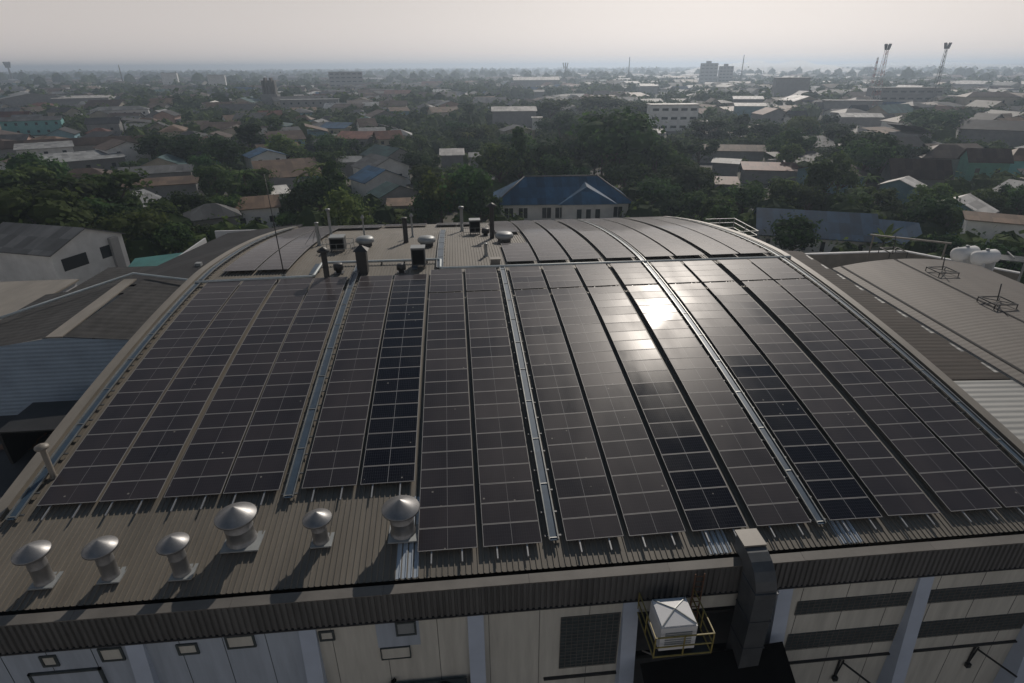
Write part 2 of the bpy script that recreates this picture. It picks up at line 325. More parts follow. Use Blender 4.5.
# end walls + back wall
for xx in (X0, X1-.2):
    m = MB(); vs = []; fs = []
    for k in range(41):
        y = -1.3+(Y1+1.2)*k/40; vs += [(xx, y, G), (xx+.2, y, G), (xx+.2, y, zr(y)-.3), (xx, y, zr(y)-.3)]
    for k in range(40):
        a = k*4; b = a+4; fs += [(a+1, b+1, b+2, a+2), (b, a, a+3, b+3), (a+3, a+2, b+2, b+3)]
    m.add(vs, fs); m.build('end_wall', 'wall_blue' if xx < 0 else 'wall_cream', wh)
m = MB(); m.box(X0, X1, Y1-.5, Y1-.3, G, -.5); m.build('back_wall', 'wall_cream', wh)
def framed(x0, x1, z0, z1, pane='wall_cream', t=.09, y=-1.6):
    m = MB()
    for b in ((x0-t, x1+t, z1, z1+t), (x0-t, x1+t, z0-t, z0), (x0-t, x0, z0, z1), (x1, x1+t, z0, z1)): m.box(b[0], b[1], y-.07, y, b[2], b[3])
    w_ = MB(); w_.box(x0, x1, y-.03, y-.003, z0, z1); w = w_.build('window', pane, wh); m.build('frame', 'frame_dark', w)
framed(-18.2, -17.75, -2.95, -2.5, 'wall_cream'); framed(-15.95, -15.2, -2.95, -2.35, 'wall_cream', .08)
framed(-12.95, -12.3, -2.95, -2.5, 'wall_cream'); framed(-11.0, -10.0, -2.85, -2.25, 'wall_cream', .08)
framed(-7.25, -6.8, -2.85, -2.45, 'wall_cream'); framed(-4.1, -3.4, -2.95, -2.3, 'plate', .08)
framed(-4.9, -3.7, -4.4, -3.75, 'wall_cream', .04)
m = MB(); m.box(-5.0, -3.2, -1.615, -1.603, -3.7, -2.2); m.build('patch', 'wall_blue', wh)
m = MB()
for b in ((-19.0, -16.2, -3.45, -3.35), (-19.0, -18.9, G, -3.35), (-16.3, -16.2, G, -3.35)): m.box(b[0], b[1], -1.7, -1.6, b[2], b[3])
dr = m.build('door_frame', 'frame_dark', wh)
m = MB(); m.box(-18.9, -16.3, -1.66, -1.61, G, -3.45); m.build('door', 'wall_blue', wh)
def blockwin(x0, x1, z0, z1, px=.28, pz=.2):
    m = MB(); m.box(x0, x1, -1.62, -1.603, z0, z1); w = m.build('window', 'block_glass', wh); m = MB()
    x = x0
    while x <= x1+.01: m.box(x-.012, x+.012, -1.64, -1.622, z0, z1); x += px
    z = z0
    while z <= z1+.01: m.box(x0, x1, -1.652, -1.641, z-.014, z+.014); z += pz
    m.build('grid', 'cap', w)
blockwin(2.9, 5.55, -6.1, -2.8, .26, .22)
for (a, b) in ((13.75, 19.25), (20.1, 26.0)):
    blockwin(a, b, -3.95, -3.1); blockwin(a, b, -6.35, -5.25)
m = MB(); m.box(13.35, X1, -1.72, -1.6, -7.3, -7.22); m.build('ledge', 'gutter', wh)
m = MB(); m.box(2.2, 5.6, -1.72, -1.6, -6.75, -6.65); m.build('ledge', 'gutter', wh)
for x in (16.8, 23.9):
    t = thing('bracket_lamp', 'dark bracket arm lamp on cream wall %s' % ('right of the black tarpaulin' if x < 20 else 'at the far right below the window bands'), 'wall lamp', (x, -1.6, -7.35), 0, 'bracket lamps on the front wall')
    m = MB(); m.bar((0, -.06, 0), (0, -.06, -1.5), .07); m.bar((.22, -.06, -.1), (.05, -.06, -1.2), .05); m.build('post', 'dark_metal', t)
    m = MB(); m.bar((.1, -.1, -.15), (1.5, -1.2, -.9), .07); m.build('arm', 'dark_metal', t)
    m = MB(); m.box(-.1, .12, -.2, -.04, -1.45, -1.2); m.build('lamp_head', 'dark_metal', t)
# skylight sheets in the roof near the eave
for (xa, ya, yb) in ((-4.1, -.95, 3.2), (-4.1, 2.6, 4.4), (9.55, -.95, .6), (15.6, -.95, .4)):
    if (ya, yb) == (2.6, 4.4): continue
    m = MB(); vs = []; fs = []; xx = xa; pr = []
    while xx < xa+1.0: pr += [(xx, .01), (xx+.185, .01), (xx+.2, .06), (xx+.235, .06)]; xx += .25
    for k in range(5):
        y = ya+(yb-ya)*k/4
        for (x, h) in pr: vs.append((x, y, zr(y)-ROOF_D+h))
    n = len(pr)
    for k in range(4):
        for i in range(n-1): fs.append((k*n+i, k*n+i+1, (k+1)*n+i+1, (k+1)*n+i))
    m.add(vs, fs); m.build('skylight', 'sheet_sky', wh)
# ------------------------------------------------------------------ walkways / cable trays
_m = MB(); _m.box(-.37, .37, -.05, .05, -.02, .04); me_br = _m.mesh('bracket', 'duct')
def walkway(name, label, xc, wd, y0, y1, group='galvanised roof walkways', rails=True):
    t = thing(name, label, 'walkway', (0, 0, 0), 0, group)
    m = MB(); arcstrip(m, xc-wd/2, xc+wd/2, y0, y1, -.06, .03); g = m.build('grating', 'grate', t)
    m = MB(); y = y0+.1
    while y < y1: m.box(xc-wd/2, xc+wd/2, y, y+.05, zr(y)-.02, zr(y)+.0); y += 3.0
    m.build('joint', 'galv_dull', g)
    if rails:
        for sx in (-1, 1):
            m = MB(); xa = xc+sx*(wd/2+.03); arcstrip(m, xa-.025, xa+.025, y0, y1, -.03, .07); m.build('side_rail', 'galv_dull', t)
        y = y0+.3
        while y < y1:
            inst('bracket', me_br, t, (xc, y, zr(y)-.13)); y += 1.25
walkway('roof_walkway', 'blue-grey metal walkway between the fourth and fifth panel columns from the left', -9.28, .36, 3.4, 30.2)
walkway('roof_walkway', 'blue-grey metal walkway running up the middle of the roof to the white pipe', 2.8, .34, .1, 27.7)
walkway('roof_walkway', 'metal walkway in the right half of the roof crossing over the crest', 15.08, .34, -.1, 57)
walkway('roof_walkway', 'blue metal walkway along the left edge of the arched roof', -21.35, .34, 3.2, 56)
walkway('roof_walkway', 'blue-grey metal walkway along the right edge of the arched roof', 27.35, .32, 1, 56)
walkway('roof_walkway', 'short dark blue walkway behind the pipe near the back turrets', -2.42, .5, 28.2, 46.6)
walkway('roof_walkway', 'very short walkway piece in front of the white pipe beside the black-mouthed cooler', -4.5, .4, 28.0, 30.1, rails=False)
walkway('roof_walkway', 'short sloped walkway piece where the white pipe steps back, near the mast', -12.85, .4, 27.6, 30.4, rails=False)
# ------------------------------------------------------------------ solar panels
W, PT = 2.578, 1.154
FX = [-20.6163, -17.8977, -15.0491, -12.3752, -8.7614, -6.0146, -3.1505, -.3218, 3.3257, 6.1565, 9.0397, 12.0668, 15.5311, 18.3605, 21.4831, 24.254]
fw = .024
m = MB(); hw, hd = W/2-.005, PT/2-.012
for b in ((-hw, hw, hd-fw, hd), (-hw, hw, -hd, -hd+fw), (-hw, -hw+fw, -hd+fw, hd-fw), (hw-fw, hw, -hd+fw, hd-fw)): m.box(b[0], b[1], b[2], b[3], -.04, 0)
me_frame = m.mesh('frame', 'pframe')
m = MB(); m.box(-hw+fw, hw-fw, -hd+fw, hd-fw, -.03, -.006)
me_glass = {'d': m.mesh('glass_dusty', 'pv_dusty'), 'c': m.mesh('glass_clean', 'pv_clean')}
panels = []   # (x, y, tone, column, row, part)
for ci, x0 in enumerate(FX):
    back = x0
    if ci < 6: s0, rows, gap = 3.93, 20, 99
    else: s0, rows, gap = 0, 24, 20
    for r in range(rows):
        s = s0+(r+.5)*PT+(.22 if r >= gap else -.0)
        tone = 'd'
        if ci == 5: tone = 'c'
        if ci == 10 and r < 13: tone = 'c'
        if ci == 12 and r < 11: tone = 'c'
        panels.append((x0+W/2, ys(s), tone, ci+1, r+1, 'f'))
for ci in (0, 1, 8, 9, 10, 11, 12, 13, 14, 15):
    for r in range(25):
        y = 29.6+r*PT*.985
        if ci == 8 and 36.4 < y < 43: continue
        if y > 57.5: continue
        panels.append((FX[ci]+W/2+(0.3 if ci < 2 else 0), y, 'd', ci+1, r+1, 'b'))
for (xa, n, ya, yr) in ((-15.4, 2, 52.2, 5), (-9.9, 2, 54.2, 3), (-3.4, 2, 53.2, 4)):
    for c in range(n):
        for r in range(yr): panels.append((xa+W/2+c*(W+.05), ya+r*PT, 'd', 0, r, 'b'))
panels.sort(key=lambda p: (Vector((p[0], p[1], zr(p[1])))-CAM).length)
COLT = {12: 1.6, 10: -.9, 11: .15, 9: -1.6, 13: 1.9, 8: -1.2}
near, rest = panels[:300], panels[300:]
for (x, y, tone, c, r, q) in near:
    rt = bpy.data.objects.new('solar_panel', None); COL.objects.link(rt); rt.empty_display_size = .2
    rt.location = (x, y, zr(y)); sl = math.atan(slope(y))
    rt.rotation_euler = (sl+R(random.gauss(0, .17)), R(random.gauss(0, .15)+COLT.get(c-1, 0)*.6), 0)
    look = 'clean blue-black' if tone == 'c' else 'dusty dark'
    tag(rt, '%s solar panel, %s up from the front in the %s column from the left' % (look, ordw(r), ordw(c)), 'solar panel', 'solar panels on the arched roof')
    inst('frame', me_frame, rt); inst('glass', me_glass[tone], rt)
for nm, mm in (('glass', 0), ('frame', 1)): pass
m = MB(); mf = MB()
for (x, y, tone, c, r, q) in rest:
    sl = math.atan(slope(y))+R(random.gauss(0, .12)); cs, sn = math.cos(sl), math.sin(sl); tz = random.gauss(0, .0015)
    def P(a, b, h): return (x+a, y+b*cs-h*sn, zr(y)+b*sn+h*cs+a*tz)
    a, b = hw-fw, hd-fw
    m.add([P(-a, -b, -.004), P(a, -b, -.004), P(a, b, -.004), P(-a, b, -.004)], [(0, 1, 2, 3)])
    for (x0_, x1_, y0_, y1_) in ((-hw, hw, hd-fw, hd), (-hw, hw, -hd, -hd+fw), (-hw, -hw+fw, -hd+fw, hd-fw), (hw-fw, hw, -hd+fw, hd-fw)):
        mf.add([P(x0_, y0_, -.04), P(x1_, y0_, -.04), P(x1_, y1_, -.04), P(x0_, y1_, -.04), P(x0_, y0_, 0), P(x1_, y0_, 0), P(x1_, y1_, 0), P(x0_, y1_, 0)],
               [(0, 3, 2, 1), (4, 5, 6, 7), (0, 1, 5, 4), (1, 2, 6, 5), (2, 3, 7, 6), (3, 0, 4, 7)])
far_p = m.build('solar_panels', 'pv_dusty'); tag(far_p, 'field of dusty solar panels on the far half of the arched roof', 'solar panels', None, 'stuff')
mf.build('frame', 'pframe', far_p)
# mounting rails under the columns
for ci, x0 in enumerate(FX):
    y0 = ys(3.93 if ci < 6 else 0)-.75 if ci < 6 else -.55
    for k, fx in enumerate((.23, .74)):
        m = MB(); arcstrip(m, x0+W*fx-.03, x0+W*fx+.03, y0, 26.5 if ci < 6 else 27.6, -.11, .06, 1.5)
        tag(m.build('mounting_rail', 'rail'), 'aluminium rail end poking out under the %s panel column from the left, its %s rail' % (ordw(ci+1), 'left' if k == 0 else 'right'), 'mounting rail', 'rails under the solar panels')
# ------------------------------------------------------------------ roof pipes
def rz(y, h=0): return zr(y)-ROOF_D+h
pp = [(-21.6, 26.7), (-12.7, 27.1), (-12.55, 27.3), (-12.5, 30.4), (-12.35, 30.55), (-2.6, 30.4), (-2.4, 30.2), (-2.4, 28.1), (-2.2, 27.95), (4, 27.9), (28.2, 27.75)]
t = thing('water_pipe', 'long pale pipe crossing the crest of the arched roof with square steps', 'pipe')
m = MB(); m.tube([(a, b, rz(b, .30)) for a, b in pp], .12, 8); m.build('pipe', 'pipe', t)
m = MB()
for i in range(len(pp)-1):
    (a, b), (c, d) = pp[i], pp[i+1]; L_ = math.hypot(c-a, d-b); k = int(L_/1.7)
    for j in range(k): f = (j+.5)/k; x, y = a+(c-a)*f, b+(d-b)*f; m.box(x-.06, x+.06, y-.08, y+.08, rz(y, 0), rz(y, .2))
m.build('support', 'dark_metal', t)
t = thing('lean_to_pipe', 'pale pipe running over the ridge of the lower left roof', 'pipe')
m = MB(); m.tube([(-22.6, 38.0, .25), (-25, 37.4, -.1), (-33.2, 39.8, .35), (-38.5, 34.5, -.45), (-41.5, 30, -.7)], .13, 8); m.build('pipe', 'pipe', t)
# lightning mast with stays
t = thing('lightning_mast', 'tall thin mast leaning above the panels on the left back of the roof', 'mast', (-15.2, 28.3, rz(28.3)))
m = MB(); m.tube([(0, 0, 0), (-.45, 1.0, 8.0)], [.05, .025], 6); m.build('mast', 'dark_metal', t)
m = MB(); m.box(-.15, .15, -.15, .15, 0, .08); m.build('base_plate', 'galv_dull', t)
# ------------------------------------------------------------------ mushroom vents
def vent(x, y, rs, rc, h, label, tilt=0):
    t = thing('roof_vent', label, 'roof vent', (x, y, rz(y, .03)), 0, 'mushroom roof vents by the front eave')
    m = MB(); m.box(-rs*1.2, rs*1.55, -rs*1.3, rs*1.6, -.02, .05); m.build('base_plate', 'plate', t)
    m = MB(); m.lathe([(rs*1.12, .05), (rs*1.03, .16), (rs, .18), (rs, h*.52), (rs*1.03, h*.53), (rs*1.03, h*.55), (rs, h*.56), (rs, h)], n=28); m.build('stack', 'galv', t)
    m = MB(); m.lathe([(rc*.97, h-.10), (rc, h-.09), (rc, h-.02), (rc*.98, h), (rc*.52, h+rc*.24), (.04, h+rc*.50), (.0, h+rc*.51)], n=32)
    m.lathe([(rc*.96, h-.09), (rs*.9, h+.05)], n=32); m.build('cap', 'galv', t)
    m = MB()
    for k in range(4):
        a = k*math.pi/2+.5; m.bar((rs*math.cos(a), rs*math.sin(a), h-.35), (rc*.8*math.cos(a), rc*.8*math.sin(a), h-.03), .04)
    m.build('cap_brace', 'galv_dull', t)
vent(-18.4, .2, .34, .66, 1.6, 'leftmost galvanised mushroom vent beside the roof front edge')
vent(-15.8, .2, .32, .65, 1.6, 'galvanised mushroom vent, second from the left along the front eave')
vent(-12.93, .1, .33, .62, 1.65, 'narrow galvanised mushroom vent just left of the widest one')
vent(-10.9, 1.5, .58, .86, 1.4, 'widest galvanised mushroom vent with dented cap, fourth from left')
vent(-7.42, 1.15, .33, .62, 1.3, 'smallest galvanised mushroom vent below the fifth panel column')
vent(-3.85, 1.3, .52, .83, 1.4, 'galvanised mushroom vent on pale sheets, rightmost along the front eave')
t = thing('vent_pipe', 'lone beige pipe with round cap beside the left roof edge', 'vent pipe', (-21.0, 5.9, rz(5.9)))
m = MB(); m.lathe([(.2, 0), (.13, .1), (.13, 1.75)], n=14); m.build('pipe', 'roof_trim', t)
m = MB(); m.lathe([(.29, 1.70), (.31, 1.76), (.29, 1.82), (.15, 1.9), (0, 1.95)], n=18); m.lathe([(.29, 1.70), (0, 1.72)], n=18); m.build('cap', 'roof_trim', t)
# ------------------------------------------------------------------ back of the roof: stacks, turrets, coolers
def stack(name, label, x, y, r, h, cap, mat_='galv_dull', stays=False, base=.3, cat='vent pipe'):
    t = thing(name, label, cat, (x, y, rz(y)), 0, 'pipes and stacks at the back of the roof')
    m = MB(); m.lathe([(base*.9, 0), (r, .18), (r, h)], n=14); m.build('pipe', mat_, t)
    m = MB()
    if cap == 'cone': m.lathe([(r*2.1, h+.02), (r*2.2, h+.1), (r*.9, h+.32), (0, h+.42)], n=16); m.lathe([(r*2.1, h+.02), (0, h+.04)], n=16)
    elif cap == 'drum': m.lathe([(0, h-.12), (r*1.6, h-.12), (r*1.7, h+.12), (0, h+.16)], n=14)
    else: m.lathe([(0, h-.02), (r*1.25, h-.02), (r*1.25, h+.04), (0, h+.05)], n=14)
    m.build('cap', mat_, t)
    if stays:
        m = MB()
        for a in (2.2, 3.6, 5.2): m.bar((0, 0, h*.85), (1.6*math.cos(a), 1.6*math.sin(a), .05), .03)
        m.build('stay', 'dark_metal', t)
stack('vent_pipe', 'bare grey pipe with stays left of the dark cooler box', -14.57, 39.15, .17, 2.3, 'flat', stays=True)
stack('vent_pipe', 'tall grey pipe with drum cap standing behind the dark cooler box', -14.7, 45.7, .15, 2.9, 'drum')
stack('vent_pipe', 'thin pipe rising from a small box behind the left turret', -10.6, 42.5, .09, 2.2, 'cone')
stack('black_stack', 'black smokestack with hat beside the mast in front of the pipe', -11.48, 27.0, .23, 2.35, 'cone', 'dark_metal')
stack('black_stack', 'black stack with flat top in the middle of the bare roof', -6.03, 39.4, .24, 2.5, 'flat', 'dark_metal')
stack('vent_pipe', 'slim grey pipe just right of the flat-topped black stack', -5.6, 42.9, .1, 2.2, 'cone')
stack('vent_pipe', 'tall grey pipe with drum cap left of the back cooler', -.27, 46.8, .18, 2.7, 'drum')
stack('black_stack', 'tall black stack with cone cap right of the back cooler', 2.76, 40.4, .24, 3.3, 'cone', 'dark_metal')
stack('vent_pipe', 'short stubby pipe on bare roof before the right turret', 1.67, 32.1, .15, 1.15, 'flat', 'galv_dull')
t = thing('brick_chimney', 'square dark chimney with pyramid cap in front of the white pipe', 'chimney', (-8.75, 28.2, rz(28.2)), 0, 'pipes and stacks at the back of the roof')
m = MB(); m.box(-.42, .42, -.4, .4, 0, 1.95); m.build('shaft', 'dark_metal', t)
m = MB(); m.add([(-.6, -.56, 2.0), (.6, -.56, 2.0), (.6, .56, 2.0), (-.6, .56, 2.0), (-.1, 0, 2.4), (.1, 0, 2.4)], [(0, 1, 5, 4), (1, 2, 5), (2, 3, 4, 5), (3, 0, 4), (0, 3, 2, 1)]); m.build('cap', 'dark_metal', t)
def turret(label, x, y, w_):
    t = thing('roof_turret', label, 'roof turret', (x, y, rz(y)), 0, 'oval turret vents at the back of the roof')
    m = MB(); m.lathe([(w_*.36, 0), (w_*.36, .35), (w_*.30, .5)], n=16); m.build('neck', 'dark_metal', t)
    m = MB(); m.lathe([(w_*.45, .42), (w_*.5, .5), (w_*.5, .72), (w_*.42, .9), (w_*.2, .99), (0, 1.0)], n=22); m.lathe([(w_*.45, .42), (0, .44)], n=22); o = m.build('hood', 'plate', t)
    return t
turret('pale oval turret vent left of centre on the bare back roof', -9.9, 38.1, 1.8)
turret('pale oval turret vent behind the black-mouthed cooler', -3.85, 37.2, 1.75)
turret('pale oval turret vent standing among the panels of the right half', 3.85, 38.2, 1.85)
def cooler(label, x, y, w_, h, dark=True, frame=False, base=.25):
    t = thing('air_cooler', label, 'air cooler', (x, y, rz(y)), 0, 'box coolers on the roof')
    m = MB(); m.box(-w_/2, w_/2, -w_*.4, w_*.45, base, base+h); m.build('housing', 'duct', t)
    m = MB(); m.box(-w_/2-.03, w_/2+.03, -w_*.43, w_*.48, base+h, base+h+.1); m.build('lid', 'plate', t)
    m = MB(); m.box(-w_/2+.1, w_/2-.1, -w_*.4-.02, -w_*.4, base+.12, base+h-.1); m.build('grille', 'black', t)
    for sx in (-1, 1):
        for sy in (-.35, .4):
            m = MB(); m.box(sx*w_*.44-.04, sx*w_*.44+.04, sy*w_-.04, sy*w_+.04, 0, base); m.build('leg', 'dark_metal', t)
    if frame:
        m = MB()
        for z in (.45, .9):
            for a, b in (((-1.3, -.9), (1.3, -.9)), ((1.3, -.9), (1.3, 1)), ((1.3, 1), (-1.3, 1)), ((-1.3, 1), (-1.3, -.9))): m.bar((*a, z), (*b, z), .035)
        for a in ((-1.3, -.9), (1.3, -.9), (1.3, 1), (-1.3, 1), (0, -.9), (0, 1)): m.bar((*a, 0), (*a, .92), .04)
        m.build('guard_rail', 'galv_dull', t)
cooler('dark box cooler inside a guard rail on the left back roof', -12.15, 36.2, 1.35, 1.1, frame=True)
cooler('tall cooler with black mouth and white lid in front of the centre turret', -4.2, 29.3, 1.15, 1.45)
cooler('dark box cooler in a rail frame at the back crest centre', 1.1, 43.9, 1.15, 1.3, frame=True)
for (label, x, y, r, h) in (('small dark drum fan just right of the black-hatted stack', -10.8, 28.5, .4, .75), ('small dark drum fan left of the black-mouthed cooler', -5.6, 28.0, .38, .7), ('small round drum fan right of the back cooler', 2.2, 42.6, .42, .7)):
    t = thing('roof_fan', label, 'roof fan', (x, y, rz(y)), 0, 'small drum fans on the roof')
    m = MB(); m.lathe([(r*.6, 0), (r*.6, .25), (r, .3), (r, h), (r*.8, h+.08), (0, h+.1)], n=16); m.build('drum', 'dark_metal', t)
    m = MB(); m.box(-r, r, -r, r, 0, .06); m.build('base_plate', 'duct', t)
t = thing('junction_box', 'small brown box at the corner of the panels before the white pipe', 'box', (2.3, 28.9, rz(28.9)))
m = MB(); m.box(-.4, .4, -.3, .3, 0, .65); m.build('housing', 'cap', t)
m = MB(); m.box(-.44, .44, -.34, .34, .65, .7); m.build('lid', 'roof_trim', t)
# ------------------------------------------------------------------ duct, platform, cooler on the front wall
t = thing('exhaust_duct', 'big dark square duct bending from the front wall over the eave', 'duct')
m = MB(); pr = []
for k in range(7):
    a = math.pi/2*k/6; pr.append((-1.55-1.55*math.sin(a), -.55+1.45*math.cos(a)))   # outer
inn = []
for k in range(7):
    a = math.pi/2*k/6; inn.append((-1.55-.35*math.sin(a), -.55+.35*math.cos(a)))
vs = []; fs = []
outer = [(-.9, .54)]+[(a, b-.36) for a, b in pr]+[(-3.1, -8.2)]; inner = [(-.9, -.2)]+inn+[(-1.9, -8.2)]
for (o_, i_) in zip(outer, inner):
    for x in (10.6, 11.5): vs += [(x, *o_), (x, *i_)]
for k in range(len(outer)-1):
    a = k*4; b = a+4; fs += [(a, a+2, b+2, b), (a+1, b+1, b+3, a+3), (a, b, b+1, a+1), (a+2, a+3, b+3, b+2)]
fs += [(0, 1, 3, 2)]
m.add(vs, fs); m.build('duct_body', 'duct', t)
m = MB(); m.box(10.56, 11.54, -1.7, -.75, .55, .63); m.build('top_flange', 'roof_trim', t)
for z in (-.7, -2.3, -3.9, -5.5, -7.1):
    m = MB(); m.add([(10.56, -1.9, z), (10.56, -3.14, z), (11.54, -3.14, z), (11.54, -1.9, z), (10.56, -1.9, z+.06), (10.56, -3.14, z+.06), (11.54, -3.14, z+.06), (11.54, -1.9, z+.06)], [(0, 1, 5, 4), (1, 2, 6, 5), (2, 3, 7, 6), (4, 5, 6, 7), (3, 2, 1, 0)]); m.build('flange', 'duct', t)
t = thing('service_platform', 'yellow railed steel platform bracketed to the front wall', 'platform', (7.45, -1.72, -2.75))
m = MB(); m.box(-1.2, 1.2, -2.2, 0, -.08, 0); m.build('deck', 'dark_metal', t)
m = MB()
cs_ = [(-1.2, 0), (-1.2, -2.2), (1.2, -2.2), (1.2, 0)]
for z in (.05, .6, 1.15):
    for i in range(3): m.bar((*cs_[i], z), (*cs_[i+1], z), .045)
for a in cs_+[(-1.2, -1.1), (1.2, -1.1), (0, -2.2)]: m.bar((*a, 0), (*a, 1.17), .045)
m.build('railing', 'yellow', t)
for x in (-1.1, 0, 1.1):
    m = MB(); m.bar((x, -2.0, -.1), (x*.8+.1, -.1, -2.4), .06); m.build('strut', 'roof_trim', t)
t = thing('evaporative_cooler', 'white box cooler with louvred top standing on the yellow platform', 'air cooler', (7.25, -3.0, -2.7))
m = MB(); m.box(-.74, .74, -.75, .6, .12, 1.4); m.build('housing', 'white', t)
m = MB(); m.box(-.7, .7, -.7, .55, 1.4, 1.48); m.build('lid', 'white', t)
m = MB(); m.add([(-.72, -.73, 1.48), (.72, -.73, 1.48), (.72, .58, 1.48), (-.72, .58, 1.48), (0, -.08, 1.66)], [(0, 1, 4), (1, 2, 4), (2, 3, 4), (3, 0, 4)]); m.build('top_cover', 'white', t)
m = MB()
for a in ((-.7, -.71), (.7, -.71), (.7, .56), (-.7, .56)): m.bar((*a, 1.5), (0, -.08, 1.68), .035)
m.build('lid_rib', 'galv_dull', t)
m = MB()
for k in range(7): m.box(-.55, .55, -.775, -.755, .3+k*.13, .36+k*.13)
m.build('louvre', 'plate', t)
for sx in (-.65, .65):
    for sy in (-.65, .5): m = MB(); m.box(sx-.05, sx+.05, sy-.05, sy+.05, 0, .12); m.build('leg', 'dark_metal', t)
t = thing('wall_ladder', 'rusty yellow caged ladder between the white cooler and the duct', 'ladder', (8.75, -1.85, -3.6))
m = MB(); m.bar((-.2, 0, 0), (-.2, 0, 3.0), .05); m.bar((.2, 0, 0), (.2, 0, 3.0), .05); m.build('stile', 'rust', t)
m = MB()
for k in range(10): m.bar((-.2, 0, .15+k*.3), (.2, 0, .15+k*.3), .03)
m.build('rung', 'rust', t)
# canopy and tarpaulin low in front of the recess, conduit, tank at the foot
t = thing('tarpaulin_shelter', 'black tarpaulin shelter at the foot of the dark recess', 'shelter', (9.7, -2.4, G))
m = MB(); m.slab([(-3.3, -3.2, 6.3), (3.2, -3.2, 6.6), (3.2, 0, 8.4), (-3.3, 0, 7.8)], .06); m.build('cover', 'black', t)
m = MB(); m.box(3.2, 3.26, -3.1, 0, 0, 6.5); m.build('side_sheet', 'black', t)
for x in (-2.8, .5): m = MB(); m.bar((x, -3.1, 0), (x, -3.1, 6.3), .12); m.build('leg', 'dark_metal', t)
t = thing('condenser_bank', 'dark condenser units on a frame at the foot of the cream wall', 'condenser', (-2.6, -2.3, -7.4))
m = MB(); m.box(-2.2, 1.3, -.5, .5, .0, 1.5); m.build('housing', 'frame_dark', t)
for x in (-1.4, .3): m = MB(); m.lathe([(0, 1.56), (.4, 1.56), (.44, 1.5)], (x, 0, 0), n=18); m.build('fan', 'black', t)
for x in (-2.1, 1.2):
    m = MB(); m.box(x-.05, x+.05, -.05, .05, G+7.4, 0); m.build('leg', 'dark_metal', t)
t = thing('conduit', 'thin black conduit standing against the lower cream wall', 'conduit', (-4.6, -1.75, -6.9))
m = MB(); m.bar((0, 0, -3), (0, 0, 1.2), .09); m.build('pipe', 'black', t)
m = MB(); m.bar((0, 0, 1.1), (.15, 0, 1.25), .12); m.build('elbow', 'black', t)

HAZE = 0.00038
# ================================================================== NEIGHBOURING ROOFS (left)
t = thing('lean_to_building', 'lower left building with worn ribbed roof and blue clad wall', 'building')
RX = [(-41.5, -1.25), (-37, -.75), (-32.9, -.02), (-31.9, -.02), (-27.5, -.45), (-22.62, -.9)]
m = MB(); vs = []; fs = []
for y in (25.3, 39.0): vs += [(x, y, z) for x, z in RX]
for i in (0, 1, 3, 4): fs.append((i, i+1, 7+i, 6+i))
m.add(vs, fs); rf = m.build('roof', 'left_roof', t)
m = MB(); m.slab([(-33.0, 25.2, .05), (-31.8, 25.2, .05), (-32.6, 39, .05), (-33.8, 39, .05)], .1); m.build('ridge_strip', 'roof_trim', rf)
m = MB(); m.box(-41.5, -22.6, 25.3, 25.5, G, -1.3)
m.add([(-41.5, 25.3, -1.3), (-32.9, 25.3, -1.3), (-22.6, 25.3, -1.3), (-22.6, 25.3, -.95), (-31.9, 25.3, -.1), (-32.9, 25.3, -.1)], [(0, 1, 5), (1, 2, 3, 4, 5)])
m.build('wall', 'blue_wall', t)
t = thing('dark_roof_shed', 'dark roofed shed behind the pipe against the left roof edge', 'building')
m = MB(); m.slab([(-22.7, 39.2, -.5), (-22.7, 65.5, -1.3), (-32.0, 62.5, -1.5), (-35.5, 44, -1.3), (-34, 39.2, -.6)], .2); m.build('roof', 'dark_roof', t)
m = MB(); m.box(-34.5, -22.7, 64.5, 64.8, G, -1.7); m.box(-34.6, -34.4, 40, 61, G, -1.7); m.build('wall', 'white_wall', t)
m = MB(); m.box(-29.5, -28.9, 45, 45.6, -1.3, -.4); m.build('vent', 'plate', t)
# dark yard things at left
m = MB(); m.box(-60, -22.6, 12.5, 25.3, G, -6.8); m.box(-60, -22.6, -30, 12.5, G, -8.5); tag(m.build('yard_terrace', 'asphalt'), None, None, None, 'structure')
t = thing('open_container', 'dark open-fronted metal container standing in the shaded yard', 'container', (-31.3, 20.3, -6.8))
m = MB()
for b in ((-2.2, -2, -2, 2, 0, 2.6), (2, 2.2, -2, 2, 0, 2.6), (-2.2, 2.2, 1.9, 2, 0, 2.6), (-2.25, 2.25, -2, 2.05, 2.6, 2.72)): m.box(*b)
m.build('shell', 'dark_metal', t)
m = MB(); m.box(-2, 2, 1.7, 1.85, 0, 2.5); m.build('inner_panel', 'black', t)
t = thing('yard_shed', 'low black roofed shed against the warehouse in the left yard', 'shed', (-26.3, 15, -8.5))
m = MB(); m.slab([(-2, -6, 3.2), (3, -6, 3.9), (3, 3, 3.9), (-2, 3, 3.2)], .12); m.build('roof', 'black', t)
m = MB(); m.box(-1.9, 2.9, -5.9, 2.9, 0, 3.0); m.build('wall', 'frame_dark', t)
rnd = random.Random(5)
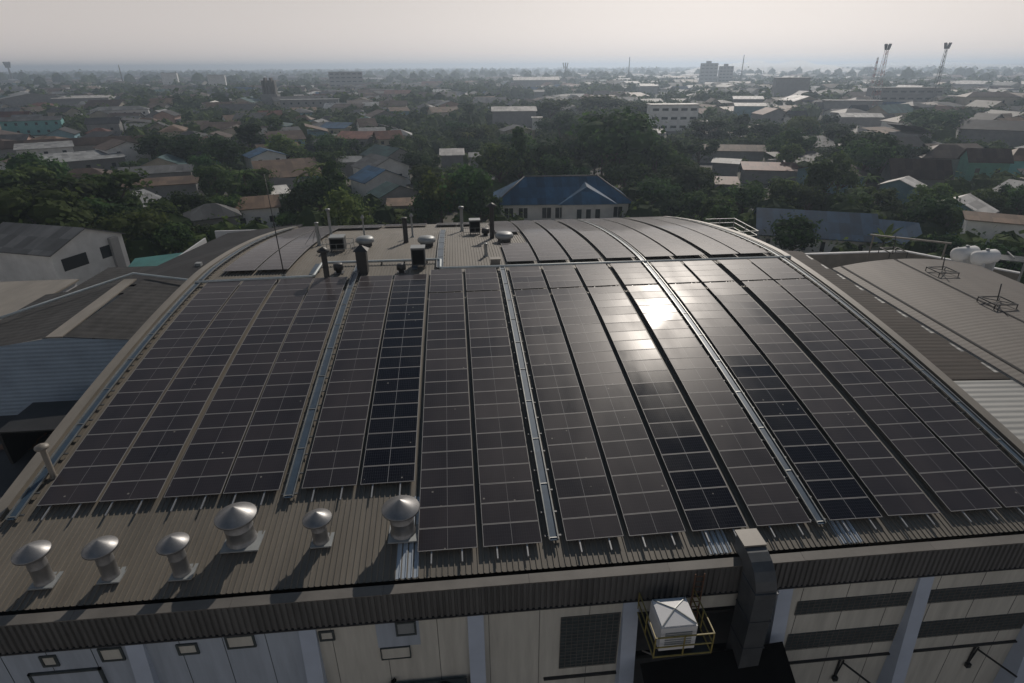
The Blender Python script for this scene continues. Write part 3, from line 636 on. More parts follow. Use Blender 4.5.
for k, lb in enumerate(('pale crumpled sheet lying in the left yard', 'grey rubble heap at the edge of the left yard', 'rusty drum heap by the left yard wall')):
    zz = (-6.8, -8.5, -6.8)[k]; p = at((44, 18, 20)[k], (418, 462, 440)[k], zz+.3); m = MB(); vs = []
    for i in range(8):
        for j in range(8): vs.append((i*.35-1.2+rnd.uniform(-.1, .1), j*.3-1+rnd.uniform(-.1, .1), max(0, .9-math.hypot(i-3.5, j-3.5)*.25)+rnd.uniform(0, .25)))
    m.add(vs, [(i*8+j, i*8+j+8, i*8+j+9, i*8+j+1) for i in range(7) for j in range(7)])
    o = m.build(('crumpled_sheet', 'rubble_heap', 'scrap_heap')[k], ('sheet_sky', 'concrete', 'rust')[k], None, (p.x, p.y, zz-.02)); tag(o, lb, 'debris')
# ------------------------------------------------------------------ right neighbour
t = thing('lean_to_roof', 'brown lean-to roof wedged between the arched roof and beige roof', 'roof')
def lx(y): return 38.5-(38-y)*.075          # valley line of the rotated neighbour
m = MB(); m.slab([(28.6, 12.6, -.4), (lx(12.6), 12.6, -.75), (lx(43), 43, -.75), (28.6, 45, -.4)], .12); m.build('roof', 'right_lean', t)
m = MB(); m.slab([(28.6, -3, -.45), (lx(-3)+.1, -3, -.8), (lx(12.5)+.1, 12.5, -.8), (28.6, 12.5, -.45)], .08); m.build('pale_sheet', 'translucent', t)
m = MB()
for k in range(9):
    y = 13.5+k*3.3; m.slab([(lx(y)-.42, y, -.715), (lx(y)-.12, y, -.72), (lx(y+1.5)-.12, y+1.5, -.72), (lx(y+1.5)-.3, y+1.5, -.715)], .02)
m.build('tile_edge', 'translucent', t)
t = thing('beige_roof_building', 'neighbouring building with broad beige arched roof on the right', 'building', (38.65, 38, 0), -R(4.3))
m = MB(); vs = []; fs = []; AR = 16.0; npf = 24
prf = []
for i in range(npf+1):
    u = AR*i/npf; prf.append((u, -.65+.95*(1-((u-AR/2)/(AR/2))**2)))
for j in range(23):
    y = -1.5-j*2.25
    for (u, z) in prf: vs.append((u, y, z))
for j in range(22):
    for i in range(npf): a = j*(npf+1)+i; fs.append((a, a+1, a+npf+2, a+npf+1))
m.add(vs, [f[::-1] for f in fs], True); m.build('roof', 'right_roof', t)
m = MB(); m.box(0.1, AR-.1, -1.8, -1.6, G, -.75); m.box(.05, .2, -50, -1.7, G, -.75); m.box(AR-.2, AR-.05, -50, -1.7, G, -.75); m.build('wall', 'white_wall', t)
def zb(u): return -.65+.95*(1-((u-AR/2)/(AR/2))**2)
m = MB()
for u in (.9, 6.4): 
    m.add([(u-.09, -1.6, zb(u-.09)+.05), (u+.09, -1.6, zb(u+.09)+.05), (u+.09, -50, zb(u+.09)+.05), (u-.09, -50, zb(u-.09)+.05), (u-.09, -1.6, zb(u)-.1), (u+.09, -1.6, zb(u)-.1), (u+.09, -50, zb(u)-.1), (u-.09, -50, zb(u)-.1)],
          [(3, 2, 1, 0), (4, 5, 6, 7), (0, 1, 5, 4), (2, 3, 7, 6)])
m.build('seam', 'dark_roof', t)
bt = t
for k, (u, v) in enumerate(((893, 252), (942, 272), (997, 303))):
    p = at(u, v, .45)
    tt = thing('roof_frame', '%s square steel frame with pole on the beige roof' % ('farthest', 'middle', 'nearest')[k], 'steel frame', (p.x, p.y, .42), -R(4.3), 'square frames on the beige roof')
    a = .95; m = MB()
    cn = [(-a, -a), (a, -a), (a, a), (-a, a)]
    for i in range(4): m.bar((*cn[i], .25), (*cn[(i+1) % 4], .25), .09)
    m.bar((-a, -a, .25), (a, a, .25), .06); m.bar((-a, a, .25), (a, -a, .25), .06)
    m.build('frame', 'dark_metal', tt)
    m = MB()
    for c in cn: m.bar((*c, -.35), (*c, .25), .06)
    m.build('foot', 'dark_metal', tt)
    m = MB(); m.tube([(0, 0, -.2), (-.05, .2, 1.7)], .05, 6); m.build('pole', 'dark_metal', tt)
# tanks
for k, (u, v) in enumerate(((966, 262), (987, 266))):
    p = at(u, v, -.4)
    tt = thing('water_tank', '%s white horizontal tank behind the beige roof' % ('left', 'right')[k], 'tank', (p.x+3, p.y+3.5, -.6), R(12), 'white horizontal tanks')
    m = MB(); L_ = 1.3; m.tube([(-L_-.35, 0, 0), (-L_-.2, 0, 0), (-L_, 0, 0), (L_, 0, 0), (L_+.2, 0, 0), (L_+.35, 0, 0)], [.25, .6, .78, .78, .6, .25], 18); m.build('shell', 'w_white', tt)
    for x in (-.8, .8): m = MB(); m.box(x-.12, x+.12, -.7, .7, G+.6, -.5); m.build('leg', 'white_wall', tt)
    m = MB(); m.lathe([(.2, .7), (.2, .95), (0, .95)], n=12); m.build('hatch', 'plate', tt)
tt = thing('pipe_rack', 'tangle of grey pipes on a rack beyond the beige roof', 'pipe rack', (62.5, 38, -1.3), -R(30))
m = MB()
for k in range(5): m.tube([(-6, k*.5, 0), (7, k*.5, 0)], .09, 6)
for k in range(9): m.bar((-6+k*1.6, -.2, .4), (-6+k*1.6, 2.4, .4), .12)
m.build('pipe', 'galv_dull', tt)
m = MB()
for k in range(5): m.bar((-6+k*3, 0, G+1.3), (-6+k*3, 0, .4), .2)
m.build('leg', 'galv_dull', tt)
tt = thing('boundary_wall', 'long pale concrete wall behind the arched and beige roofs', 'wall')
m = MB(); a = at(752, 258, -5); b = at(905, 246, -4); c = at(1024, 268, -4)
for (p, q) in ((a, b), (b, c)): m.bar((p.x, p.y, -8.9), (q.x, q.y, -8.9), .3, 8.2)
m.build('panel', 'roof_trim', tt)
m = MB()
for (p, q) in ((a, b), (b, c)): m.bar((p.x, p.y, -4.7), (q.x, q.y, -4.7), .5, .16)
m.build('coping', 'w_white', tt)
tt = thing('gate_frame', 'pale horizontal beam on posts behind the beige roof', 'frame', (at(905, 240, -2).x, at(905, 240, -2).y, G), -R(35))
m = MB(); m.bar((-4, 0, 11.2), (5, 0, 11.2), .2); m.build('beam', 'roof_trim', tt)
for x in (-3.6, 4.5): m = MB(); m.bar((x, 0, 0), (x, 0, 11.1), .18); m.build('post', 'roof_trim', tt)
# access cage at right back corner of roof
tt = thing('access_ladder_cage', 'galvanised safety rails at the back right corner of the roof', 'guard rail', (29.0, 45, -.2))
m = MB()
for z in (.6, 1.2, 1.8, 2.3):
    for a, b in (((0, -3), (3.6, -3)), ((3.6, -3), (3.6, 3)), ((3.6, 3), (0, 3))): m.bar((*a, z), (*b, z), .07)
for a in ((0.2, -3), (1.8, -3), (3.6, -3), (3.6, 0), (3.6, 3), (1.8, 3)): m.bar((*a, 0), (*a, 2.35), .08)
m.build('railing', 'galv_dull', tt)
m = MB(); m.box(0, 3.7, -3.1, 3.1, -.1, 0); m.build('deck', 'galv_dull', tt)

# ================================================================== GROUND
m = MB(); m.poly([(-7400, -300, G), (7400, -300, G), (7400, 7400, G), (-7400, 7400, G)]); tag(m.build('ground', 'ground'), None, None, None, 'structure')
m = MB(); m.box(-60, 75, -60, 66, G-.1, G+.02); tag(m.build('concrete_yard', 'concrete'), None, None, None, 'structure')
def strip(name, pts, wd, mm, dz):
    m = MB(); vs = []
    for i, p in enumerate(pts):
        p = Vector((*p, 0)); d = (Vector((*pts[min(i+1, len(pts)-1)], 0))-Vector((*pts[max(0, i-1)], 0))).normalized(); n_ = Vector((-d.y, d.x, 0))*wd/2
        vs += [(p.x+n_.x, p.y+n_.y, G+dz), (p.x-n_.x, p.y-n_.y, G+dz)]
    m.add(vs, [(2*i+1, 2*i+3, 2*i+2, 2*i) for i in range(len(pts)-1)]); tag(m.build(name, mm), None, None, None, 'structure')
strip('road', [(-400, 190), (-150, 150), (-20, 160), (80, 185), (300, 210)], 7, 'asphalt', .03)
strip('lane', [(60, 60), (72, 110), (80, 185), (60, 330), (100, 700)], 5, 'asphalt', .05)
strip('lane', [(-60, 66), (-45, 110), (-38, 158), (-80, 330), (-60, 700)], 5, 'asphalt', .05)

# ================================================================== BUILDINGS
feet = []      # (x, y, radius)
guard = []     # (u0, u1, v0, v1, dist) screen windows trees must not cover
def house_parts(t, w_, d, h, roof, rm, wm, rh, over=.6, wins=0, wm2=None, storeys=1):
    m = MB()
    if roof == 'flat': m.box(-w_/2, w_/2, -d/2, d/2, 0, h)
    elif roof == 'gable':      # ridge along x
        m.box(-w_/2, w_/2, -d/2, d/2, 0, h); m.add([(-w_/2, -d/2, h), (-w_/2, d/2, h), (-w_/2, 0, h+rh-.1), (w_/2, -d/2, h), (w_/2, d/2, h), (w_/2, 0, h+rh-.1)], [(0, 2, 1), (3, 4, 5)])
    elif roof == 'gabley':     # ridge along y
        m.box(-w_/2, w_/2, -d/2, d/2, 0, h); m.add([(-w_/2, -d/2, h), (w_/2, -d/2, h), (0, -d/2, h+rh-.1), (-w_/2, d/2, h), (w_/2, d/2, h), (0, d/2, h+rh-.1)], [(0, 1, 2), (4, 3, 5)])
    else: m.box(-w_/2, w_/2, -d/2, d/2, 0, h)
    m.build('wall', 'w_'+wm, t)
    m = MB(); a, b = w_/2+over, d/2+over; e = h-over*rh/(d/2) if roof == 'gable' else h-over*rh/(w_/2) if roof == 'gabley' else h
    T = .15
    if roof == 'flat': m.box(-a, a, -b, b, h, h+.35)
    elif roof == 'gable':
        m.slab([(-a, -b, e), (a, -b, e), (a, 0, h+rh), (-a, 0, h+rh)], T); m.slab([(a, b, e), (-a, b, e), (-a, 0, h+rh), (a, 0, h+rh)], T)
    elif roof == 'gabley':
        m.slab([(-a, b, e), (-a, -b, e), (0, -b, h+rh), (0, b, h+rh)], T); m.slab([(a, -b, e), (a, b, e), (0, b, h+rh), (0, -b, h+rh)], T)
    elif roof == 'hip':
        if w_ >= d: r0, r1 = (-(a-b), 0), (a-b, 0)
        else: r0, r1 = (0, -(b-a)), (0, b-a)
        vs = [(-a, -b, h), (a, -b, h), (a, b, h), (-a, b, h), (*r0, h+rh), (*r1, h+rh), (-a, -b, h-.15), (a, -b, h-.15), (a, b, h-.15), (-a, b, h-.15)]
        if w_ >= d: fs = [(0, 1, 5, 4), (1, 2, 5), (2, 3, 4, 5), (3, 0, 4)]
        else: fs = [(0, 1, 4), (1, 2, 5, 4), (2, 3, 5), (3, 0, 4, 5)]
        m.add(vs, fs+[(9, 8, 7, 6), (0, 6, 7, 1), (1, 7, 8, 2), (2, 8, 9, 3), (3, 9, 6, 0)])
    elif roof == 'mono': m.slab([(-a, -b, h), (a, -b, h), (a, b, h+rh), (-a, b, h+rh)], T)
    m.build('roof', 'r_'+rm, t)
    if wins:
        for s_ in range(storeys):
            zc = (h/storeys)*(s_+.5)
            for k in range(wins):
                xc = -w_/2+w_*(k+.5)/wins; ww = min(.6, w_/wins*.3) if storeys < 3 else w_/wins*.33
                m = MB(); m.box(xc-ww, xc+ww, -d/2-.05, -d/2-.01, zc-.7, zc+.6); m.build('window', 'glass', t)
landm = []
def lm(name, label, cat, u, v, wpx, h, roof, rm, wm, rh=1.5, dr=.7, rz=0.0, wins=0, storeys=1, over=.6, prot=True, group=None, dz=0):
    """a building whose front eave centre shows at photo point (u, v); world place follows from its height"""
    p = at(u, v, G+h+dz); dist = (p-CAM).length; w_ = wpx*(p-CAM).dot(F)/FOC; d = w_*dr
    az = math.atan2(p.x-CX, p.y-CY)
    rot = -az*.6+rz
    c = Vector((p.x, p.y, 0))+Vector((-math.sin(rot)*-1, math.cos(rot), 0))*0+Vector((math.sin(az), math.cos(az), 0))*d/2
    t = thing(name, label, cat, (c.x, c.y, G+dz), rot, group)
    house_parts(t, w_, d, h, roof, rm, wm, rh, over, wins, storeys=storeys)
    feet.append((c.x, c.y, max(w_, d)*.62))
    pxh = h*FOC/dist
    if prot: guard.append((u-wpx*.5, u+wpx*.5, v-rh*FOC/dist*1.5-3, v+(pxh*.8 if storeys >= 3 else min(pxh*.35, 14)), dist))
    return t
# --- blue hip-roofed house straight behind the warehouse
p = at(566, 204, G+5.2)
hh = thing('blue_roof_house', 'long white house with blue hip roof right behind the warehouse', 'house', (p.x, p.y+7, G), -R(3))
W2 = 132*(p-CAM).dot(F)/FOC
house_parts(hh, W2, 12, 5.2, 'hip', 'blue', 'white', 4.6, .9)
m = MB(); a = W2*.28; x_ = W2*.18
m.add([(x_-a*.8, -7.6, 5.1), (x_+a*.8, -7.6, 5.1), (x_, -4.6, 8.3), (x_, .3, 9.2), (x_+a*.8, 0, 5.4), (x_-a*.8, 0, 5.4)], [(0, 1, 2), (1, 4, 3, 2), (5, 0, 2, 3)]); m.build('porch_roof', 'r_blue', hh)
m = MB(); m.box(x_-a*.7, x_+a*.7, -7.0, -6.02, 0, 5.0); m.build('porch_wall', 'w_white', hh)
for s_ in (-1, 1):
    m = MB(); m.tube([(s_*(W2/2+.9), -6.9, 5.25), (s_*(W2/2-6), 0, 9.85)], .16, 6); m.build('hip_ridge', 'r_grey', hh)
m = MB(); m.tube([(-(W2/2-6), 0, 9.9), (W2/2-6, 0, 9.9)], .16, 6); m.build('hip_ridge', 'r_grey', hh)
for k, x in enumerate((-.42, -.31, -.13, -.03, .30, .42)):
    yf = -6.0; xx = x*W2
    m = MB(); m.box(xx-.95, xx+.95, yf-.12, yf-.02, 2.0, 4.3); w_ = m.build('window', 'glass', hh)
    m = MB()
    for b in ((-1.05, -.95), (-.04, .04), (.95, 1.05)): m.box(xx+b[0], xx+b[1], yf-.18, yf-.13, 1.9, 4.4)
    m.box(xx-1.05, xx+1.05, yf-.19, yf-.12, 4.3, 4.42); m.box(xx-1.05, xx+1.05, yf-.19, yf-.12, 1.9, 2.0); m.build('frame', 'w_white', w_)
for x in (x_-1.8, x_+.2, x_+2.2):
    m = MB(); m.box(x-.5, x+.5, -7.12, -7.02, .2, 4.0); m.build('door', 'glass', hh)
feet.append((p.x, p.y+7, W2*.6)); guard.append((496, 634, 168, 222, (p-CAM).length))
# --- long blue roof to the right
p = at(832, 236, G+3.6); W3 = 172*(p-CAM).dot(F)/FOC
hb = thing('long_blue_roof_house', 'long low building with dull blue roof behind the warehouse corner', 'house', (p.x, p.y+6.5, G), -R(22))
house_parts(hb, W3*.62, 12, 3.6, 'gable', 'blue', 'white', 3.2, .8)
m = MB(); m.slab([(W3*.3, -6, 3.0), (W3*.56, -6, 3.0), (W3*.56, 0, 5.6), (W3*.3, 0, 5.9)], .15); m.slab([(W3*.56, 6, 3.0), (W3*.3, 6, 3.0), (W3*.3, 0, 5.9), (W3*.56, 0, 5.6)], .15); m.build('wing_roof', 'r_blue', hb)
m = MB(); m.box(W3*.31, W3*.55, -5.4, 5.4, 0, 3.2); m.build('wing_wall', 'w_white', hb)
for k in range(6):
    x = -W3*.26+k*W3*.1; m = MB(); m.box(x-.35, x+.35, -6.1, -6.01, .6, 2.4); m.build('door', 'glass', hb)
feet.append((p.x, p.y+6, W3*.35)); feet.append((p.x+12, p.y+2, 10)); guard.append((748, 915, 208, 236, (p-CAM).length))
# --- white gabled building at left edge, its white annexes
p = at(50, 254, G+8.2); ra = R(-20); wx, wy = 7.5, 6.0
gx = p.x-(wx*math.cos(ra)+wy*math.sin(ra)); gy = p.y-(wx*math.sin(ra)-wy*math.cos(ra))
gb = thing('gabled_workshop', 'white two-storey workshop with worn grey gable roof at the left', 'building', (gx, gy, G), ra)
house_parts(gb, 15, 12, 8.2, 'gable', 'grey', 'white', 2.3, .4)
for (y0, y1) in ((-6, -1), (2, 5.5)):
    m = MB(); m.box(7.5, 7.56, y0*.8, y1*.8, 5.2, 7.0); m.build('window', 'glass', gb)
m = MB(); m.box(7.5, 8.0, 3.3, 4.8, 2, 8.0); m.build('wall_duct', 'w_grey', gb)
feet.append((gx, gy, 12)); guard.append((0, 115, 232, 262, (p-CAM).length))
for (nm, lb, x0, x1, y0, y1, z1, mm, rmn) in (
    ('flat_roof_annex', 'blank white walled annex with stepped top left of the lower roof', -58, -43.5, 34, 47, -2.6, 'white_wall', 'roof_trim'),
    ('flat_roof_annex', 'low pale walled annex behind the teal tarpaulin', -43, -36, 44, 53, -3.2, 'white_wall', 'left_roof'),
    ('flat_roof_annex', 'grey walled annex with worn roof at the left picture edge', -75, -58.5, 32, 50, -1.6, 'white_wall', 'left_roof')):
    t = thing(nm, lb, 'annex'); m = MB(); m.box(x0, x1, y0, y1, G, z1); m.build('wall', mm, t)
    m = MB(); m.box(x0-.25, x1+.25, y0-.25, y1+.25, z1, z1+.18); m.build('roof', rmn, t)
    feet.append(((x0+x1)/2, (y0+y1)/2, 8))
t = thing('yard_wall', 'pale leaning boundary wall at the left yard with capped posts', 'wall')
m = MB(); m.bar((-43, 26, -8.8), (-41.8, 44, -8.8), .3, 8.4); m.build('panel', 'white_wall', t)
m = MB()
for k in range(4): m.box(-43.2+k*.35, -42.6+k*.35, 26+k*6-.3, 26+k*6+.3, G, -4.2)
m.build('post', 'roof_trim', t)
t = thing('teal_tarpaulin', 'teal tarpaulin stretched over a frame behind the left roofs', 'tarpaulin', (at(148, 265, -4.5).x, at(148, 265, -4.5).y, G))
m = MB(); m.slab([(-3, -2, 7.4), (3, -2, 8.2), (3.4, 3, 9.2), (-3, 3, 8.6)], .08); m.build('sheet', 'tarp', t)
for x in (-2.8, 2.8): m = MB(); m.bar((x, -1.8, 0), (x, -1.8, 7.5), .15); m.build('post', 'roof_trim', t)

# --- landmark buildings read off the photograph  (u, v, width px, wall height ...)
LM = [
 ('white_house', 'white two-storey house with blue gable roof left of centre', 'house', 265, 156, 34, 6.5, 'gabley', 'blue', 'white', 1.8, .8, .35, 2, 2),
 ('row_house', 'long low building with dull brown roof at far left above the trees', 'building', 62, 145, 150, 6, 'gable', 'brown', 'grey', 2, .12, 0, 0, 1),
 ('flat_roof_house', 'pale flat-roofed house with upper floor on the left', 'house', 45, 148, 46, 7, 'mono', 'pale', 'white', .8, .8, .2, 3, 2),
 ('flat_roof_house', 'wide single-slope grey roof building beside the pale flat-roofed house', 'house', 84, 160, 66, 4.5, 'mono', 'pale', 'grey', 1.2, .7, .3, 3, 1),
 ('gable_house', 'white and turquoise gable-ended house with brown roof on the left', 'house', 122, 148, 38, 6.5, 'gabley', 'brown', 'white', 2.2, .9, .5, 2, 2),
 ('shed', 'long grey patched roof shed left, topmost of two parallel sheds', 'shed', 156, 173, 66, 4, 'mono', 'grey', 'grey', 1.2, .35, 0, 0, 1),
 ('shed', 'long brownish patched roof shed left, lower of two parallel sheds', 'shed', 160, 185, 68, 4, 'mono', 'rust', 'grey', 1.0, .35, 0, 0, 1),
 ('hip_house', 'grey hip-roofed house among trees left of the warehouse crest', 'house', 213, 218, 46, 5, 'hip', 'grey', 'grey', 2.2, .8, .2, 2, 1),
 ('rust_roof_house', 'house with pale orange roof and white lean-to left of the mast', 'house', 256, 208, 42, 5, 'mono', 'rust', 'white', 1.6, .5, .1, 3, 1),
 ('white_shed', 'small white-roofed shed just behind the orange-roofed house', 'shed', 274, 194, 26, 4.5, 'mono', 'white', 'white', 1.2, .6, .3, 0, 1),
 ('long_white_shed', 'long bright white roof far left below the horizon', 'warehouse', 82, 98, 48, 8, 'mono', 'white', 'grey', 1.6, .35, 0, 0, 1),
 ('grey_warehouse', 'big pale grey gabled warehouse at the left edge of the town', 'warehouse', 28, 98, 52, 9, 'gabley', 'pale', 'grey', 4, 1.0, .4, 0, 1),
 ('school_block', 'pale two-storey block with grey roof in the left town', 'building', 120, 110, 50, 8, 'hip', 'pale', 'white', 2, .3, .1, 6, 2),
 ('teal_building', 'turquoise two-storey building at the left edge', 'building', 32, 120, 50, 7.5, 'gable', 'grey', 'teal', 1.5, .3, 0, 6, 2),
 ('dark_gable_house', 'dark roofed house right of the turquoise building', 'house', 104, 123, 28, 6, 'gable', 'dark', 'grey', 2.5, .6, 0, 2, 1),
 ('gable_house', 'teal grey gabled house, rearmost of the row left of centre', 'house', 388, 157, 36, 5.5, 'gabley', 'green', 'grey', 2.6, 1.2, .6, 0, 1),
 ('gable_house', 'grey gabled house, second from the back of the row left of centre', 'house', 381, 168, 44, 5.5, 'gabley', 'grey', 'white', 2.8, .9, .5, 2, 1),
 ('gable_house', 'blue grey gabled house, third from the back of the row', 'house', 378, 180, 44, 5.0, 'gabley', 'blue', 'white', 2.6, .8, .5, 2, 1),
 ('gable_house', 'green grey low gabled house, nearest of the row left of centre', 'house', 394, 194, 42, 4.5, 'gabley', 'green', 'grey', 2.0, .6, .5, 0, 1),
 ('brown_shed', 'low brown-roofed shed in front of the gabled row', 'shed', 406, 205, 34, 3.6, 'mono', 'rust', 'grey', .8, .5, 0, 0, 1),
 ('pale_roof_shed', 'small shed with pale pinkish roof left of the gabled row', 'shed', 349, 162, 22, 4.5, 'mono', 'pale', 'grey', 1.2, .6, 0, 0, 1),
 ('white_roof_shed', 'small shed with bright cream roof among trees at centre', 'shed', 452, 155, 22, 4.5, 'mono', 'white', 'grey', 1.4, .8, 0, 0, 1),
 ('grey_roof_shed', 'small grey roof beside the cream-roofed shed', 'shed', 476, 157, 12, 4, 'mono', 'pale', 'grey', 1, .9, 0, 0, 1),
 ('long_cream_shed', 'long cream arched roof hall above the centre trees', 'hall', 514, 111, 44, 9, 'mono', 'white', 'grey', 2.0, .3, 0, 0, 1),
 ('cream_annex', 'small cream building beside the long cream roof hall', 'building', 537, 118, 9, 8, 'flat', 'white', 'white', 1, .8, 0, 0, 1),
 ('far_hall', 'far long hall with pinkish white roof under the horizon centre', 'hall', 536, 80, 46, 13, 'mono', 'white', 'grey', 4, .3, 0, 0, 1),
 ('apartment_block', 'white three-storey apartment block with dark windows right of centre', 'apartment block', 673, 105, 48, 13, 'flat', 'white', 'white', 1, .35, .15, 5, 3),
 ('far_white_hall', 'far white roofed hall left of the apartment block horizon', 'hall', 649, 86, 18, 9, 'mono', 'white', 'grey', 2.5, .4, 0, 0, 1),
 ('twin_roof_hall', 'cream roofed hall, upper of the twin bright roofs', 'hall', 748, 99, 28, 9, 'mono', 'white', 'grey', 1.8, .25, 0, 0, 1),
 ('twin_roof_hall', 'cream roofed hall, lower of the twin bright roofs', 'hall', 750, 106, 29, 8, 'mono', 'white', 'bluegreen', 1.6, .3, 0, 0, 1),
 ('red_roof_house', 'brown red gabled house beside the twin cream roofs', 'house', 771, 114, 28, 6, 'gabley', 'red', 'grey', 3, .8, .3, 2, 1),
 ('dark_block', 'dark windowless block on the right horizon', 'building', 792, 78, 32, 20.5, 'flat', 'dark', 'grey', 1, .5, 0, 0, 1),
 ('hospital_block', 'grey multi-storey block near the left horizon', 'building', 345, 72, 33, 25.6, 'flat', 'dark', 'grey', 1, .5, .1, 6, 5),
 ('white_slab_block', 'pale slab block far left of the grey multi-storey block', 'building', 169, 73, 14, 25, 'flat', 'pale', 'white', 1, .5, 0, 0, 1),
 ('white_slab_block', 'pale low slab block between two masts on the left horizon', 'building', 216, 75, 16, 23, 'flat', 'pale', 'white', 1, .5, 0, 0, 1),
 ('long_office', 'long grey office roof in the left town', 'office', 310, 100, 56, 9, 'flat', 'pale', 'grey', 1, .3, 0, 8, 2),
 ('red_fascia_hall', 'white roofed hall with red trim on the right', 'hall', 861, 117, 38, 7, 'mono', 'white', 'grey', 1.6, .25, .1, 0, 1),
 ('flat_dark_hall', 'dark flat hall behind the red trimmed hall', 'hall', 852, 101, 52, 9, 'flat', 'dark', 'grey', 1, .3, 0, 0, 1),
 ('school_building', 'grey three-storey school between the telecom towers', 'school', 905, 88, 64, 15, 'flat', 'grey', 'grey', 1, .3, .1, 8, 3),
 ('right_apartment', 'cream hip-roofed two-storey block at the right edge', 'building', 988, 97, 50, 11, 'hip', 'brown', 'cream', 3, .4, .2, 5, 2),
 ('long_cream_roof', 'long cream factory roof at the right horizon', 'factory', 990, 84, 66, 9, 'mono', 'white', 'grey', 3, .3, 0, 0, 1),
 ('ribbed_hall', 'dark ribbed sawtooth hall roof at the right edge', 'hall', 1000, 130, 66, 7, 'mono', 'dark', 'grey', 3.0, .4, -.2, 0, 1),
 ('hip_house', 'brown grey hip-roofed house left of the green houses', 'house', 944, 158, 52, 5, 'hip', 'brown', 'grey', 3.5, .7, .1, 0, 1),
 ('green_house', 'mint green house with brown roof, left of two at right edge', 'house', 985, 160, 36, 6, 'gable', 'brown', 'green', 3, .6, .15, 2, 1),
 ('green_house', 'teal green house with rusty roof at the right edge', 'house', 1018, 160, 34, 6, 'hip', 'rust', 'teal', 3, .8, .3, 1, 1),
 ('red_roof_shed', 'low rust red roofed shed right of centre', 'shed', 769, 170, 50, 4, 'mono', 'red', 'grey', 1.4, .4, 0, 0, 1),
 ('red_roof_shed', 'small rust red roofed hut left of the wide red shed', 'shed', 726, 184, 20, 3.6, 'mono', 'red', 'grey', 1.2, .8, 0, 0, 1),
 ('tin_roof_shed', 'narrow tin roof shed left of the wide red shed', 'shed', 726, 163, 24, 4, 'mono', 'pale', 'grey', 1.0, .4, -.3, 0, 1),
 ('rust_row', 'long brown patchy roof above the wide red shed', 'building', 728, 150, 66, 4.5, 'gable', 'rust', 'grey', 1.5, .3, 0, 0, 1),
 ('white_roof_bungalow', 'bungalow with pale blue white roof behind the round tree', 'house', 902, 186, 32, 4.5, 'gabley', 'white', 'bluegreen', 1.6, .8, -.5, 0, 1),
 ('dark_roof_bungalow', 'dark brown gable-roofed bungalow behind the pale roofed one', 'house', 915, 176, 52, 4.5, 'gable', 'brown', 'grey', 4, .6, .1, 0, 1),
 ('white_roof_workshop', 'bright white gabled workshop with blue green walls on the right', 'workshop', 958, 211, 52, 5, 'gabley', 'white', 'bluegreen', 2.4, .7, -.55, 0, 1),
 ('edge_workshop', 'pale walled workshop with grey brown roof at the right edge', 'workshop', 1004, 222, 62, 7, 'mono', 'rust', 'white', .7, .3, -.1, 3, 1),
 ('pale_roof_row', 'pale patchy tin roofs right of centre', 'building', 640, 133, 46, 4, 'mono', 'grey', 'grey', 1.0, .4, 0, 0, 1),
]
for L_ in LM:
    nm, lb, cat, u, v, wpx, h, roof, rm, wm, rh, drr, rz_, wins, st = L_
    lm(nm, lb, cat, u, v, wpx, h, roof, rm, wm, rh, drr, rz_, wins, st)
for (u, vb, wp, h, lb) in ((707, 84, 16, 35, 'taller grey tower block on the skyline left of the thin mast'), (724, 85, 13, 30, 'lower grey tower block right beside the taller skyline tower block')):
    p = at(u, vb, G); k_ = (p-CAM).dot(F)/FOC; t = thing('tower_block', lb, 'tower block', (p.x, p.y, G), -.3, 'skyline tower blocks')
    house_parts(t, wp*k_, wp*k_*.6, h, 'flat', 'grey', 'grey', 1, .3, 4, storeys=6)
    m = MB(); m.box(-wp*k_*.2, wp*k_*.1, -3, 3, h, h+4); m.build('roof_house', 'w_grey', t)
    feet.append((p.x, p.y, wp*k_*.7)); guard.append((u-wp*.5, u+wp*.5, 60, 82, (p-CAM).length))
# water tower with dark columns at the left
p = at(270, 92, G+14); t = thing('water_tower', 'dark ribbed concrete water tower in the left town', 'water tower', (p.x, p.y, G)); k_ = (p-CAM).dot(F)/FOC
m = MB()
for i in range(5): m.box((-6+i*3)*k_*.9-.6, (-6+i*3)*k_*.9+.8, -3, 3, 12, 12+13*k_+(i % 2)*2)
m.build('column', 'fascia', t); m = MB(); m.box(-8*k_, 8*k_, -5, 5, 0, 12.5); m.build('base', 'w_grey', t)
feet.append((p.x, p.y, 14)); guard.append((262, 278, 70, 100, (p-CAM).length))
